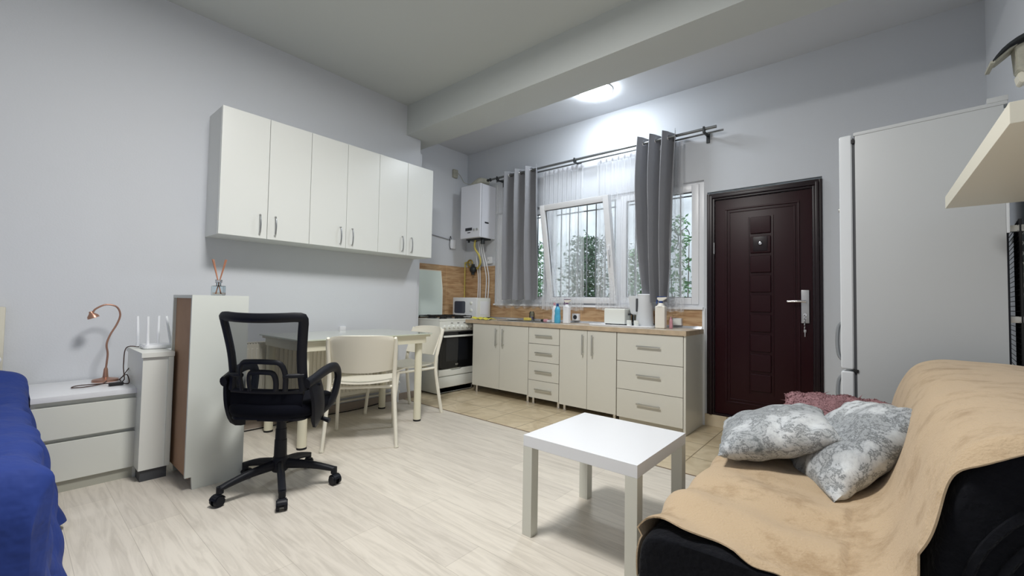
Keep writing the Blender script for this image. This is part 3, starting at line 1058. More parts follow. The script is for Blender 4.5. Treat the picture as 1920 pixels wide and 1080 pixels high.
# ---- microwave
mw = thing('microwave_oven', 'white microwave oven with two dials in the worktop corner', 'microwave', (-.065, -.17, .851))
off = tuple(mw.location)
MZ0, MZ1 = .868, 1.112
ob('casing', B().box(-.275, .150, -.290, -.058, MZ0, MZ1, .006), W['enamel'], mw, off)
ob('front', B().box(-.277, .152, -.312, -.289, MZ0 - .002, MZ1 + .002, .006), W['pvc'], mw, off)
ob('door_window', B().prism(rrect(-.245, -.045, MZ0 + .045, MZ1 - .045, .022), -.3145, -.311, 'XZ'), mat('microwave_window', sr(74, 78, 92), .15), mw, off)
for z in (.955, 1.045):
    ob('dial', B().lathe([(.021, 0), (.020, .010), (.006, .016), (.0, .016)], seg=20, mtx=Matrix.Translation((.062, -.312, z)) @ Matrix.Rotation(R(90), 4, 'X')), W['enamel'], mw, off)
ob('badge', B().box(-.165, -.135, -.3135, -.3118, .879, .886), W['ink'], mw, off)
ob('vent_panel', B().box(.1495, .153, -.24, -.09, .90, 1.07, .001), W['pvc'], mw, off)
for (fx, fy) in ((-.25, -.28), (.125, -.28), (-.25, -.08), (.125, -.08)):
    ob('foot', B().cyl((fx, fy, .850), (fx, fy, .870), .012, seg=12), W['rubber'], mw, off)

# ---- things on the worktop
Z = .851
cl = B().grid(lambda u, v: (.20 + .30 * u + .006 * math.sin(9 * v), -.455 + .12 * v + .012 * math.sin(6 * u), Z + .012 + .016 * (1 - (2 * v - 1) ** 2) * (1 - .5 * u) + .005 * math.sin(20 * u + 3 * v)), 26, 10, .006)
single('cleaning_cloth', cl, W['yellow'], 'yellow folded cleaning cloth on the worktop by the microwave', 'cloth')
pl = thing('saucer', 'white saucer on the sink drainer', 'saucer', (.72, -.30, .857))
ob('dish', B().lathe([(.03, 0), (.045, .003), (.075, .012), (.073, .014), (.04, .006), (0, .006)], (.72, -.30, .857), 28), W['enamel'], pl, (.72, -.30, .857))
single('sponge', B().box(.80, .88, -.19, -.14, .858, .888, .006), mat('yellow_sponge', sr(226, 206, 104), .95, bump=.5), 'yellow sponge behind the sink bowl', 'sponge')
jr = thing('glass_jar', 'clear glass jar with a purple tint beside the yellow sponge', 'jar', (.865, -.115, .857))
ob('jar_body', B().lathe([(.028, 0), (.030, .01), (.030, .085), (.022, .10), (.022, .105), (.020, .105), (.020, .10), (.028, .084), (.028, .012), (0, .008)], (.865, -.115, .857), 20), W['jarglass'], jr, (.865, -.115, .857))
ob('contents', B().cyl((.865, -.115, .866), (.865, -.115, .90), .026), mat('purple_soap', sr(150, 120, 150), .5), jr, (.865, -.115, .857))
tu = thing('cream_tube', 'white and pink squeezable tube lying by the bottles', 'tube', (1.16, -.28, Z))
ob('tube_body', B().tube([(1.20, -.27, Z + .018), (1.15, -.275, Z + .018)], [.018, .015], 12), W['pinkplastic'], tu, (1.16, -.28, Z))
ob('cap', B().cyl((1.152, -.275, Z + .018), (1.120, -.278, Z + .018), .016, .014), W['darkmetal'], tu, (1.16, -.28, Z))
ob('tube_tail', B().box(1.198, 1.225, -.288, -.252, Z + .008, Z + .022, .003), W['pvc'], tu, (1.16, -.28, Z))


def bottle(x, y, h, r, m, capm, label, body='bottle_body', sc=(1, .7)):
    t = thing('detergent_bottle', label, 'bottle', (x, y, Z))
    prof = [(r * .9, 0), (r, .01), (r, h * .35), (r * .86, h * .5), (r * .95, h * .62), (r * .75, h * .76), (r * .35, h * .86), (r * .33, h * .88), (0, h * .88)]
    b = B().lathe(prof, seg=20)
    b.bm.transform(Matrix.Diagonal((sc[0], sc[1], 1, 1)))
    ob(body, b, m, t)
    ob('cap', B().cyl((0, 0, h * .87), (0, 0, h), r * .42, r * .34, seg=14), capm, t)
    return t


bottle(1.265, -.24, .215, .030, W['pvc'], W['pinkplastic'], 'slim white detergent bottle with pink cap, left of the blue one')
t = bottle(1.335, -.285, .205, .036, W['bluesoap'], W['deepblue'], 'clear blue dish soap bottle standing among white bottles')


def trigger_head(t, z, m, m2, s=1.0, flip=1):
    ob('collar', B().cyl((0, 0, z - .012), (0, 0, z + .012 * s), .017 * s, seg=14), m, t)
    b = B()
    b.prism([(-.030 * flip * s, z + .045 * s), (.052 * flip * s, z + .050 * s), (.055 * flip * s, z + .036 * s), (.030 * flip * s, z + .022 * s), (.012 * flip * s, z + .008 * s), (-.012 * flip * s, z + .008 * s), (-.034 * flip * s, z + .030 * s)], -.010 * s, .010 * s, 'XZ', .003)
    ob('spray_head', b, m2, t)
    b = B().tube([(-.020 * flip * s, 0, z + .032 * s), (-.034 * flip * s, 0, z + .018 * s), (-.038 * flip * s, 0, z - .012 * s)], .005 * s, 8, 3)
    b.box(min(-.036 * flip * s, .05 * flip * s), max(-.036 * flip * s, .05 * flip * s), -.011 * s, .011 * s, z + .046 * s, z + .053 * s, .003)
    ob('trigger', b, m, t)


def sprayer(x, y, h, w, label, m, m2, s=1.0, rz=0, prof=None):
    t = thing('spray_bottle', label, 'bottle', (x, y, Z), rz)
    b = B().box(-w / 2, w / 2, -w * .33, w * .33, 0, h * .86, w * .16, 3)
    b.cyl((0, 0, h * .84), (0, 0, h), w * .42, .013 * s, seg=16)
    ob('bottle_body', b, m, t)
    trigger_head(t, h, m2, W['spray'], s)
    return t


sprayer(1.435, -.26, .205, .07, 'white spray bottle with purple trigger beside the blue soap', W['pvc'], mat('purple_trigger', sr(112, 84, 120), .4), .9)
sprayer(2.440, -.285, .232, .088, 'tall cream spray bottle with deep blue trigger head', W['spray'], W['deepblue'], 1.0)
bottle(2.512, -.235, .105, .016, W['pinkplastic'], W['pinkplastic'], 'small pink plastic bottle half hidden behind the tall sprayer')


for (sx, lab, hole) in ((1.41, 'white wall socket with round recess low on the tiles', True), (2.50, 'blank white surface socket box near the worktop end', False)):
    t = thing('wall_socket', lab, 'socket', (sx, -.012, .885))
    off = tuple(t.location)
    ob('box', B().box(sx - .040, sx + .040, -.055, -.0105, .874, .950 if hole else .94, .008, 3), W['pvc'], t, off)
    if hole:
        ob('recess', B().lathe([(.024, 0), (.024, .002), (.020, .0025), (.0, .0025)], seg=20, mtx=Matrix.Translation((sx, -.0545, .912)) @ Matrix.Rotation(R(90), 4, 'X')), W['ink'], t, off)
    else:
        ob('cover', B().box(sx - .034, sx + .034, -.0575, -.054, .884, .934, .004), W['enamel'], t, off)

tr = thing('serving_tray', 'flat white tray under the toaster and kettle', 'tray', (2.06, -.20, Z))
off = tuple(tr.location)
ob('tray_base', B().prism(rrect(1.74, 2.385, -.36, -.05, .05), Z, Z + .006, 'XY'), W['pvc'], tr, off)
ob('rim', B().tube([(p[0], p[1], Z + .010) for p in rrect(1.74, 2.385, -.36, -.05, .05)], .006, 6, closed=True), W['pvc'], tr, off)
ZT = Z + .0062
to = thing('toaster', 'white two-slice toaster on the tray', 'toaster', (1.968, -.19, ZT))
ob('shell', B().box(-.100, .118, -.075, .075, .012, .162, .018, 4), W['enamel'], to)
ob('slots', B().box(-.075, .095, -.045, -.020, .158, .1635).box(-.075, .095, .020, .045, .158, .1635), W['ink'], to, smooth=False)
ob('lever', B().box(.124, .145, -.015, .015, .10, .115, .004), W['ink'], to)
ob('foot_strip', B().box(-.085, -.025, -.072, -.055, 0, .014).box(.06, .105, -.072, -.055, 0, .014).box(-.085, .105, .055, .070, 0, .014), W['rubber'], to, smooth=False)
ke = thing('electric_kettle', 'tall white electric kettle with a level window on the tray', 'kettle', (2.235, -.15, ZT))
b = B().lathe([(.082, 0), (.084, .01), (.080, .06), (.072, .20), (.071, .285), (.069, .292), (0, .295)], seg=32)
b.prism([(-.030, .284), (-.155, .288), (-.142, .18), (-.130, .118), (-.118, .105), (-.030, .105)], -.034, .030, 'XZ', .008)
ob('kettle_body', b, mat('kettle_white', sr(214, 216, 218), .35), ke)
ob('level_window', B().box(-.062, -.044, -.066, -.055, .14, .255, .004).box(-.064, -.042, -.060, -.050, .135, .26, .004), W['gasket'], ke)
ob('lid', B().lathe([(.071, .290), (.073, .297), (.06, .303), (0, .305)], seg=28), W['pvc'], ke)
ob('cord', B().tube([(.078, .01, .02), (.11, -.01, .03), (.125, -.02, .09), (.13, .02, .125), (.10, .06, .13)], .005, 6, 5), W['blackcable'], ke)
fp = thing('glass_press', 'small glass press pot with black frame between toaster and kettle', 'press pot', (2.115, -.085, ZT))
ob('pot', B().lathe([(.036, 0), (.036, .12), (.034, .12), (.034, .004), (0, .004)], seg=22), W['jarglass'], fp)
fb_ = B().tube([(.037 * math.cos(R(a)), .037 * math.sin(R(a)), .118) for a in range(0, 360, 20)], .003, 6, closed=True)
fb_.tube([(.037 * math.cos(R(a)), .037 * math.sin(R(a)), .03) for a in range(0, 360, 20)], .003, 6, closed=True)
for a in (30, 150, 270):
    fb_.cyl((.038 * math.cos(R(a)), .038 * math.sin(R(a)), 0), (.038 * math.cos(R(a)), .038 * math.sin(R(a)), .12), .003, seg=6)
ob('frame', fb_, W['steel'], fp)
ob('handle', B().tube([(-.036, -.01, .11), (-.07, -.02, .08), (-.055, -.02, .03)], .005, 8, 4), W['blackcable'], fp)
ob('plunger', B().lathe([(.037, .12), (.034, .13), (.010, .135), (.012, .152), (0, .155)], seg=20), W['ink'], fp)


def cup(x, y, label):
    t = thing('egg_cup', label, 'cup', (x, y, ZT), rz=R(-40))
    ob('bowl', B().lathe([(.017, 0), (.021, .004), (.024, .03), (.022, .055), (.019, .055), (.020, .03), (.016, .01), (0, .008)], seg=20), W['enamel'], t)
    ob('ear', B().tube([(.022, 0, .046), (.034, 0, .04), (.034, 0, .02), (.022, 0, .014)], .003, 6, 4), W['enamel'], t)


cup(2.140, -.285, 'small white cup on the tray, left of its pair')
cup(2.215, -.295, 'small white cup on the tray, right of its pair')

# ================================================================== CURTAINS
rod = thing('curtain_rod', 'double grey curtain rod with three brackets above the window', 'curtain rod', (1.52, 0, 2.62))
off = tuple(rod.location)
RY, RZ = -.125, 2.622
ob('front_pole', B().cyl((.20, RY, RZ), (2.86, RY, RZ), .013, seg=14), W['rod'], rod, off)
ob('rear_pole', B().cyl((.22, -.06, RZ - .018), (2.90, -.06, RZ - .018), .0085, seg=12), W['rod'], rod, off)
for bx in (.30, 1.43, 2.76):
    b = B().box(bx - .010, bx + .010, RY - .02, -.002, RZ - .035, RZ - .022, .002).box(bx - .014, bx + .014, -.016, -.001, RZ - .09, RZ + .005, .003)
    b.box(bx - .008, bx + .008, RY - .022, RY - .012, RZ - .03, RZ + .018, .002).box(bx - .006, bx + .006, RY + .012, RY + .020, RZ - .03, RZ + .022, .002)
    ob('bracket', b, W['darkmetal'], rod, off)
b = B()
for k, (x_, r_) in enumerate(((.19, .016), (.172, .022), (.150, .013), (.132, .019), (.115, .010))):
    b.sphere((x_, RY, RZ), r_, (.6, 1, 1), 12, 8)
ob('finial', b, W['darkmetal'], rod, off)


def curtain(x0t, x1t, x0b, x1b, z0, z1, folds, amp, phase, shapef=None, seed=1):
    """eyelet curtain: path snakes across the pole; returns bmesh builder"""
    rnd = random.Random(seed)
    off_ = [rnd.uniform(-1, 1) for _ in range(12)]

    def f(u, v):
        z = z1 + (z0 - z1) * v
        a = x0t + (x0b - x0t) * v
        c = x1t + (x1b - x1t) * v
        if shapef:
            a, c = shapef(v, a, c)
        ph = 2 * PI * folds * u + phase
        s = math.sin(ph)
        s = math.copysign(abs(s) ** .75, s)
        am = amp * (1 - .12 * v + .06 * math.sin(5 * v + off_[0]))
        x = a + (c - a) * (u + .018 * math.sin(2 * ph + off_[1]) + .012 * v * math.sin(ph * .5 + 4 * v + off_[2]))
        y = RY + am * s + .010 * v * math.sin(7 * v + 9 * u + off_[3])
        z += .006 * math.sin(ph + off_[4]) * (1 if v > .98 else 0)
        return (x, y, z)
    return f


def eyelets(t, f, folds, phase, off):
    k = 0
    n = int(folds * 2)
    for i in range(n + 1):
        u = (i * PI - phase) / (2 * PI * folds)
        if u < .02 or u > .98:
            continue
        p0, p1 = Vector(f(u, .028)), Vector(f(u + .004, .028))
        d = (p1 - p0).normalized()
        nrm = Vector((d.y, -d.x, 0)).normalized()
        c = Vector((p0.x, RY, RZ))
        e = nrm.cross(Vector((0, 0, 1))).normalized()
        b = B().tube([c + e * .023 * math.cos(R(a)) + Vector((0, 0, .023 * math.sin(R(a)))) for a in range(0, 360, 24)], .005, 6, closed=True)
        ob('eyelet', b, W['chrome'], t, off)


def leftshape(v, a, c):
    return a, c


f1 = curtain(.385, .955, .36, .985, 1.095, 2.665, 3.5, .068, PI * .5, leftshape, 3)
cu1 = thing('blackout_curtain', 'grey eyelet curtain at the left end of the window, beside the boiler', 'curtain', (.67, RY, 1.095), group=None)
ob('cloth', B().grid(f1, 170, 26, .003), W['curtain'], cu1, tuple(cu1.location), angle=60)
eyelets(cu1, f1, 3.5, PI * .5, tuple(cu1.location))


def rightshape(v, a, c):
    a += -.02 * math.sin(PI * min(1, v * 2)) + .085 * max(0, (v - .55) / .45) ** 1.2
    c += -.045 * v
    return a, c


f2 = curtain(2.10, 2.52, 2.10, 2.50, 1.085, 2.675, 3.5, .072, PI * .25, rightshape, 5)
cu2 = thing('blackout_curtain', 'grey eyelet curtain hanging in front of the right window sash', 'curtain', (2.3, RY, 1.085), group=None)
ob('cloth', B().grid(f2, 170, 30, .003), W['curtain'], cu2, tuple(cu2.location), angle=60)
eyelets(cu2, f2, 3.5, PI * .25, tuple(cu2.location))


def sheer(x0, x1, z0, z1, n, label, amp=.016, seed=1, yb=-.06):
    rnd = random.Random(seed)
    fr = [(rnd.uniform(2, n), rnd.uniform(0, 6), rnd.uniform(.4, 1)) for _ in range(6)]

    def f(u, v):
        ph = u * n * 2 * PI
        y = yb + amp * math.sin(ph) * (.45 + .55 * min(1, v * 3)) + sum(.004 * c * math.sin(u * a * 6.28 + b + v * 1.5) for a, b, c in fr) * v
        x = x0 + (x1 - x0) * (u + .15 / n * math.sin(2 * ph + 2 * v)) + .012 * v * math.sin(4 * v + u * 5)
        z = z1 + (z0 - z1) * v + (.006 * math.sin(ph * .5) if v > .97 else 0)
        return (x, y, z)
    t = thing('sheer_curtain', label, 'curtain', ((x0 + x1) / 2, yb, z0))
    o = tuple(t.location)
    ob('voile', B().grid(f, int(26 * n * .5) + 40, 16), W['sheer'], t, o, angle=70)
    hb = B().grid(lambda u, v: f(u, v * .03), int(26 * n * .5) + 40, 2, .003)
    ob('heading_tape', hb, sheer_w, t, o, angle=70)
    return t


sheer_w = sheer_mat('sheer_heading', (0.92, 0.93, 0.96, 1), 0.75)
sheer(.96, 1.50, .985, 2.588, 9, 'white sheer curtain gathered next to the left grey curtain', seed=4)
sheer(1.66, 2.13, 1.00, 2.588, 7, 'white sheer curtain gathered left of the right grey curtain', seed=6)
sheer(2.16, 2.555, 1.00, 2.588, 8, 'white sheer curtain mostly hidden behind the right grey curtain', seed=8)
# sheer bunched on the sill at the left
b = B()
for k in range(5):
    b.grid(lambda u, v, k=k: (.22 + .17 * k + .20 * u, -.028 - .016 * math.sin(PI * v) - .01 * math.sin(9 * u + k), 1.10 - .10 * v + .012 * math.sin(11 * u + 2 * k)), 16, 6)
single('sheer_curtain', b, W['sheer'], 'white sheer curtain hem bunched along the left window sill', 'curtain', origin=(.6, -.03, 1.0), angle=70)
b = B().grid(lambda u, v: (.22 + .10 * u, -.045 + .010 * math.sin(16 * u), 1.02 + 1.56 * v), 20, 6)
single('sheer_curtain', b, W['sheer'], 'narrow strip of white sheer curtain between boiler and grey curtain', 'curtain', origin=(.27, -.05, 1.02), angle=70)

# ================================================================== LEFT SIDE OF THE ROOM
# ---- radiator
ra = thing('radiator', 'white ribbed panel radiator on the wall under the dining table', 'radiator', (.06, -2.2, .0))
off = tuple(ra.location)
RY0, RY1, RZ0, RZ1 = -2.83, -1.42, .16, .705
b = B().box(.030, .040, RY0, RY1, RZ0, RZ1).box(.105, .112, RY0, RY1, RZ0, RZ1 - .01)
n = 40
for k in range(n):
    y = RY0 + .02 + (RY1 - RY0 - .04) * k / (n - 1)
    b.box(.110, .119, y - .010, y + .010, RZ0 + .035, RZ1 - .045, .004, 1)
ob('panel', b, W['cream'], ra, off)
b = B()
for k in range(70):
    y = RY0 + .012 + (RY1 - RY0 - .024) * k / 69
    b.box(.042, .104, y - .003, y + .003, RZ1 - .012, RZ1 - .002)
b.box(.030, .118, RY0, RY0 + .006, RZ0 + .02, RZ1).box(.030, .118, RY1 - .006, RY1, RZ0 + .02, RZ1)
ob('top_grille', b, W['cream'], ra, off, smooth=False)
b = B().cyl((.07, RY1, RZ0 + .04), (.07, RY1 + .07, RZ0 + .04), .012).cyl((.07, RY1 + .05, .0), (.07, RY1 + .05, RZ0 + .08), .010).sphere((.07, RY1 + .05, RZ0 + .04), .022)
ob('valve', b, W['pvc'], ra, off)
b = B().cyl((.002, RY0 + .2, .3), (.04, RY0 + .2, .3), .012).cyl((.002, RY1 - .2, .3), (.04, RY1 - .2, .3), .012).cyl((.002, RY0 + .2, .6), (.04, RY0 + .2, .6), .012).cyl((.002, RY1 - .2, .6), (.04, RY1 - .2, .6), .012)
ob('wall_bracket', b, W['cream'], ra, off)
single('heating_pipe', B().tube([(.028, -2.9, .095), (.028, -2.0, .095), (.028, -1.32, .095)], .010, 8).tube([(.028, -2.9, .135), (.028, -1.5, .135)], .010, 8), W['cream'], 'pair of cream heating pipes running along the left wall skirting', 'pipe')
pts = []
for k in range(16):
    t_ = k / 15
    pts.append((.05 + .05 * math.sin(5 * t_) * t_ + .02 * math.sin(13 * t_), -3.02 + 1.95 * t_, .0065))
single('floor_cable', B().tube(pts, .005, 6, 3), W['blackcable'], 'thin black cable lying on the floor along the left wall', 'cable')
sk_ = thing('wall_socket', 'small white socket on the left wall just above the dining table', 'socket', (0, -1.97, .79))
ob('box', B().box(.001, .02, -2.0, -1.94, .765, .805, .006, 3), W['pvc'], sk_, (0, -1.97, .79))

# ---- dining table
dt = thing('dining_table', 'cream dining table with glass top and round legs by the left wall', 'table', (.50, -2.14, 0))
off = tuple(dt.location)
TX0, TX1, TY0, TY1, TZ = .13, .885, -2.74, -1.585, .775
ob('glass_top', B().prism(rrect(TX0, TX1, TY0, TY1, .02), TZ - .010, TZ, 'XY', .001), W['tableglass'], dt, off)
ob('apron', B().box(TX0 + .02, TX1 - .015, TY0 + .02, TY1 - .02, TZ - .030, TZ - .0102).box(TX1 - .05, TX1 - .03, TY0 + .06, TY1 - .06, TZ - .085, TZ - .029, .002).box(TX0 + .03, TX0 + .05, TY0 + .06, TY1 - .06, TZ - .085, TZ - .029, .002).box(TX0 + .06, TX1 - .06, TY0 + .03, TY0 + .05, TZ - .085, TZ - .029, .002).box(TX0 + .06, TX1 - .06, TY1 - .05, TY1 - .03, TZ - .085, TZ - .029, .002), W['creammetal'], dt, off)
for lx_, ly_ in ((.785, -2.665), (.785, -1.665), (.19, -1.635), (.19, -2.665)):
    l = ob('leg', B().cyl((lx_, ly_, .012), (lx_, ly_, TZ - .031), .032, seg=24), W['creammetal'], dt, off)
    ob('foot_cap', B().cyl((lx_, ly_, 0), (lx_, ly_, .014), .0335, seg=24), W['rubber'], l, off)


# ---- cream dining chairs (local: seat faces +Y)
def dining_chair(label, loc, rz):
    t = thing('dining_chair', label, 'chair', loc, rz, group=None)
    SH = .450

    def seat(u, v):
        a = 2 * u - 1
        y = -.21 + .44 * v
        w_ = .205 + .03 * v - .015 * (2 * v - 1) ** 4
        dz = .016 * a * a - .014 * math.sin(PI * v) - (.03 * max(0, v - .82) / .18)
        return (a * w_, y + .02 * (1 - a * a) * (v > .5) * (2 * v - 1), SH + dz)
    ob('seat', B().grid(seat, 18, 18, -.012), W['cream'], t)

    def back(u, v):
        a = 2 * u - 1
        z = .548 + .260 * v
        w_ = .215 + .012 * v
        cz = 1.0
        if v > .86:
            w_ -= .020 * ((v - .86) / .14) ** 2
        bow = .055 * (abs(a) ** 2.2)
        return (a * w_, -.235 - .10 * v + bow - .012 * (1 - a * a), z - .014 * (1 - a * a) * (1 - v) - .010 * (abs(a) ** 6) * v)
    ob('backrest', B().grid(back, 22, 14, .012), W['cream'], t)
    for s in (-1, 1):
        # rear leg rising into the side of the backrest
        rl = B().tube([(s * .250, -.262, 0), (s * .232, -.215, .28), (s * .224, -.196, .46), (s * .226, -.222, .60), (s * .230, -.262, .74), (s * .226, -.280, .79)], [.013, .014, .016, .016, .014, .010], 10, 4, rx=.017, up=(1, 0, 0))
        l = ob('leg', rl, W['cream'], t)
        ob('foot', B().cyl((s * .2502, -.2625, 0), (s * .249, -.260, .012), .0175, seg=12), W['shelf'], l)
        fl = B().tube([(s * .222, .262, 0), (s * .214, .235, .25), (s * .206, .205, .435)], [.012, .014, .015], 10, 4, rx=.015, up=(1, 0, 0))
        l = ob('leg', fl, W['cream'], t)
        ob('foot', B().cyl((s * .2222, .2625, 0), (s * .2215, .260, .012), .0165, seg=12), W['shelf'], l)
        ob('side_rail', B().tube([(s * .222, -.20, .43), (s * .218, 0, .425), (s * .208, .20, .425)], .012, 8, 3, rx=.012), W['cream'], t)
    ob('cross_rail', B().cyl((-.20, .19, .420), (.20, .19, .420), .010).cyl((-.215, -.17, .422), (.215, -.17, .422), .010), W['cream'], t)
    return t


dining_chair('cream plastic dining chair pulled up to the long side of the table', (.884, -2.250, 0), R(55))
dining_chair('cream plastic dining chair at the short end of the table by the stove', (.478, -1.595, 0), R(180))

# ---- office chair (local: faces +Y)
oc = thing('office_chair', 'black swivel office chair with mesh back and five casters', 'office chair', (1.324, -3.022, 0), R(38))
cz_ = R(38)
base = B().lathe([(.034, .095), (.040, .10), (.042, .16), (.036, .175), (.030, .18)], seg=24)
cast = []
for k in range(5):
    a = R(-91 + 72 * k) - cz_
    d = Vector((math.cos(a), math.sin(a), 0))
    base.tube([d * .02 + Vector((0, 0, .135)), d * .16 + Vector((0, 0, .118)), d * .285 + Vector((0, 0, .085))], [.030, .022, .014], 10, 3, rx=.019, up=(0, 0, 1))
    base.cyl(d * .285 + Vector((0, 0, .060)), d * .285 + Vector((0, 0, .094)), .017, seg=12)
    cast.append(d)
ob('star_base', base, W['black'], oc)
random.seed(3)
for k, d in enumerate(cast):
    sw = R((-20, 30, 60, 200, 150)[k])
    c = d * .285
    w = Vector((math.cos(sw), math.sin(sw), 0))
    q = w.cross(Vector((0, 0, 1)))
    cc = c + q * .012
    b = B()
    for s in (-1, 1):
        b.cyl(cc + w * s * .010 + Vector((0, 0, .027)), cc + w * s * .026 + Vector((0, 0, .027)), .027, .024, seg=20)
    b.cyl(cc - w * .011 + Vector((0, 0, .027)), cc + w * .011 + Vector((0, 0, .027)), .012, seg=10)
    cs_ = ob('caster', b, W['black'], oc)
    hb = B()
    for j in range(7):
        a0 = R(20 + 20 * j)
        a1 = R(20 + 20 * (j + 1))
        p0 = cc + q * .030 * math.cos(a0) + Vector((0, 0, .027 + .030 * math.sin(a0)))
        p1 = cc + q * .030 * math.cos(a1) + Vector((0, 0, .027 + .030 * math.sin(a1)))
        hb.tube([p0, p1], .003, 6, rx=.024, up=(0, 0, 1))
    hb.cyl(c + Vector((0, 0, .045)), c + Vector((0, 0, .066)), .008, seg=8)
    ob('caster_hood', hb, W['black'], cs_)
ob('gas_lift', B().cyl((0, 0, .17), (0, 0, .27), .033, .031, seg=24).cyl((0, 0, .27), (0, 0, .33), .029, .028, seg=24).cyl((0, 0, .33), (0, 0, .41), .025, seg=24), W['black'], oc)
ob('tilt_mechanism', B().box(-.075, .075, -.11, .10, .395, .430, .008), W['black'], oc)
b = B()


def seatshape(u, v):
    # closed cushion as a super-ellipse of sections: u around, v from bottom to top
    a = 2 * PI * u
    n_ = 3.6
    cx_ = abs(math.cos(a)) ** (2 / n_) * (1 if math.cos(a) > 0 else -1)
    sy_ = abs(math.sin(a)) ** (2 / n_) * (1 if math.sin(a) > 0 else -1)
    prof = [(0, 0), (.82, 0), (.95, .10), (1.0, .34), (1.0, .62), (.96, .86), (.84, 1.0), (.5, 1.03), (0, 1.04)]
    k = v * (len(prof) - 1)
    i = min(int(k), len(prof) - 2)
    f = k - i
    s = prof[i][0] * (1 - f) + prof[i + 1][0] * f
    z = prof[i][1] * (1 - f) + prof[i + 1][1] * f
    y = .03 + sy_ * s * .225
    zz = .425 + z * .085
    zz -= .030 * max(0, (y - .15) / .11) ** 2
    return (cx_ * s * .235, y, zz)


b.grid(seatshape, 48, 16, 0, closed_u=True)
bmesh.ops.remove_doubles(b.bm, verts=b.bm.verts[:], dist=1e-5)
ob('seat', b, W['blackfab'], oc, angle=70)
ob('seat_shell', B().prism(rrect(-.20, .20, -.16, .21, .05), .415, .432, 'XY', .004), W['black'], oc)


def bk(x, z):
    """y of the back surface"""
    t = (z - .52) / .45
    return -.155 - .055 * t - .06 * max(0, t) ** 2 + .10 * (x / .23) ** 2 * (.35 + .3 * t)


fr = B()
out = []
for (x, z) in ((-.200, .585), (-.203, .66), (-.212, .78), (-.228, .90), (-.236, .955), (-.225, .975), (-.12, .972), (0, .970), (.12, .972), (.225, .975), (.236, .955), (.228, .90), (.212, .78), (.203, .66), (.200, .585)):
    out.append((x * (.90 if z > .7 else .90 + .08 * (.7 - z) / .115), bk(x, z), z - .012))
fr.tube(out, .019, 8, 3, rx=.026)
out = [(x * .965, bk(x, .57) , .565 + .0 * abs(x)) for x in (-.200, -.10, 0, .10, .200)]
fr.tube(out, .016, 8, 3, rx=.020)
ob('back_frame', fr, W['black'], oc)
ob('mesh_panel', B().grid(lambda u, v: ((2 * u - 1) * (.190 + .012 * v), bk((2 * u - 1) * (.205 + .020 * v), .57 + .385 * v), .57 + .385 * v), 16, 14), W['mesh'], oc)
lum = B()
for (w_, h_, r_) in ((.125, .155, .014), (.075, .100, .014)):
    pts = [(-w_ * .92, .575), (-w_ * .97, .575 + h_ * .55), (-w_ * .82, .575 + h_ * .93), (-w_ * .4, .575 + h_), (w_ * .4, .575 + h_), (w_ * .82, .575 + h_ * .93), (w_ * .97, .575 + h_ * .55), (w_ * .92, .575)]
    lum.tube([(x, bk(x, z) - .022, z) for x, z in pts], r_ * .7, 8, 3, rx=r_)
lum.tube([(-.20, bk(.2, .66) - .006, .655), (-.15, bk(.15, .655) - .02, .655), (-.11, bk(.11, .655) - .022, .655)], .012, 8, 2).tube([(.20, bk(.2, .66) - .006, .655), (.15, bk(.15, .655) - .02, .655), (.11, bk(.11, .655) - .022, .655)], .012, 8, 2)
ob('lumbar_support', lum, W['black'], oc)
b = B().grid(lambda u, v: ((2 * u - 1) * (.195), -.17 - .012 * math.sin(PI * v) + .03 * (2 * u - 1) ** 2, .46 + .115 * v), 14, 8, .02)
ob('back_skirt', b, W['blackfab'], oc)
for s in (-1, 1):
    b = B()
    # wide rear strap from the seat shell up to the back frame
    b.tube([(s * .195, -.02, .405), (s * .228, -.045, .412), (s * .240, -.065, .48), (s * .238, -.082, .56), (s * .226, -.100, .632)], [.018, .023, .024, .023, .020], 8, 4, rx=.058, up=(1, 0, 0))
    # top pad and front post
    b.tube([(s * .226, -.165, .615), (s * .234, -.115, .628), (s * .244, -.03, .655), (s * .250, .06, .668), (s * .252, .115, .655), (s * .252, .140, .615), (s * .250, .135, .56), (s * .244, .115, .50), (s * .232, .085, .455), (s * .20, .03, .415)], [.018, .020, .020, .018, .018, .018, .018, .018, .016, .014], 10, 5, rx=.028, up=(1, 0, 0))
    for (yy, zz) in ((-.068, .49), (-.090, .60)):
        b.cyl((s * .230, yy, zz), (s * .263, yy, zz), .007, seg=8)
    ob('armrest', b, W['black'], oc)
b = B().tube([(.05, 0, .41), (.16, .0, .405), (.225, .0, .395)], .005, 8, 3).tube([(.215, 0, .397), (.275, 0, .380)], [.010, .014], 10)
ob('height_lever', b, W['black'], oc)

# ---- bookcase with its back to us, diffuser
bc = thing('bookcase', 'white bookcase standing end-on with brown back panel and skirting notch', 'bookcase', (.78, -3.245, 0))
off = tuple(bc.location)
BX0, BX1, BY0, BY1, BH = .59, 1.005, -3.385, -3.105, 1.071
b = B().prism([(BY0 + .035, 0), (BY1, 0), (BY1, BH), (BY0, BH), (BY0, .07), (BY0 + .030, .07)], BX1 - .018, BX1, 'YZ')
ob('side_panel', b, W['book'], bc, off, smooth=False)
b = B().prism([(BY0 + .035, 0), (BY1, 0), (BY1, BH), (BY0, BH), (BY0, .07), (BY0 + .030, .07)], BX0, BX0 + .018, 'YZ')
ob('side_panel', b, W['book'], bc, off, smooth=False)
ob('back_panel', B().box(BX0 + .018, BX1 - .018, BY0 + .014, BY0 + .018, .06, BH - .004), W['hardboard'], bc, off, smooth=False)
ob('top_panel', B().box(BX0 + .018, BX1 - .018, BY0, BY1, BH - .018, BH), W['book'], bc, off, smooth=False)
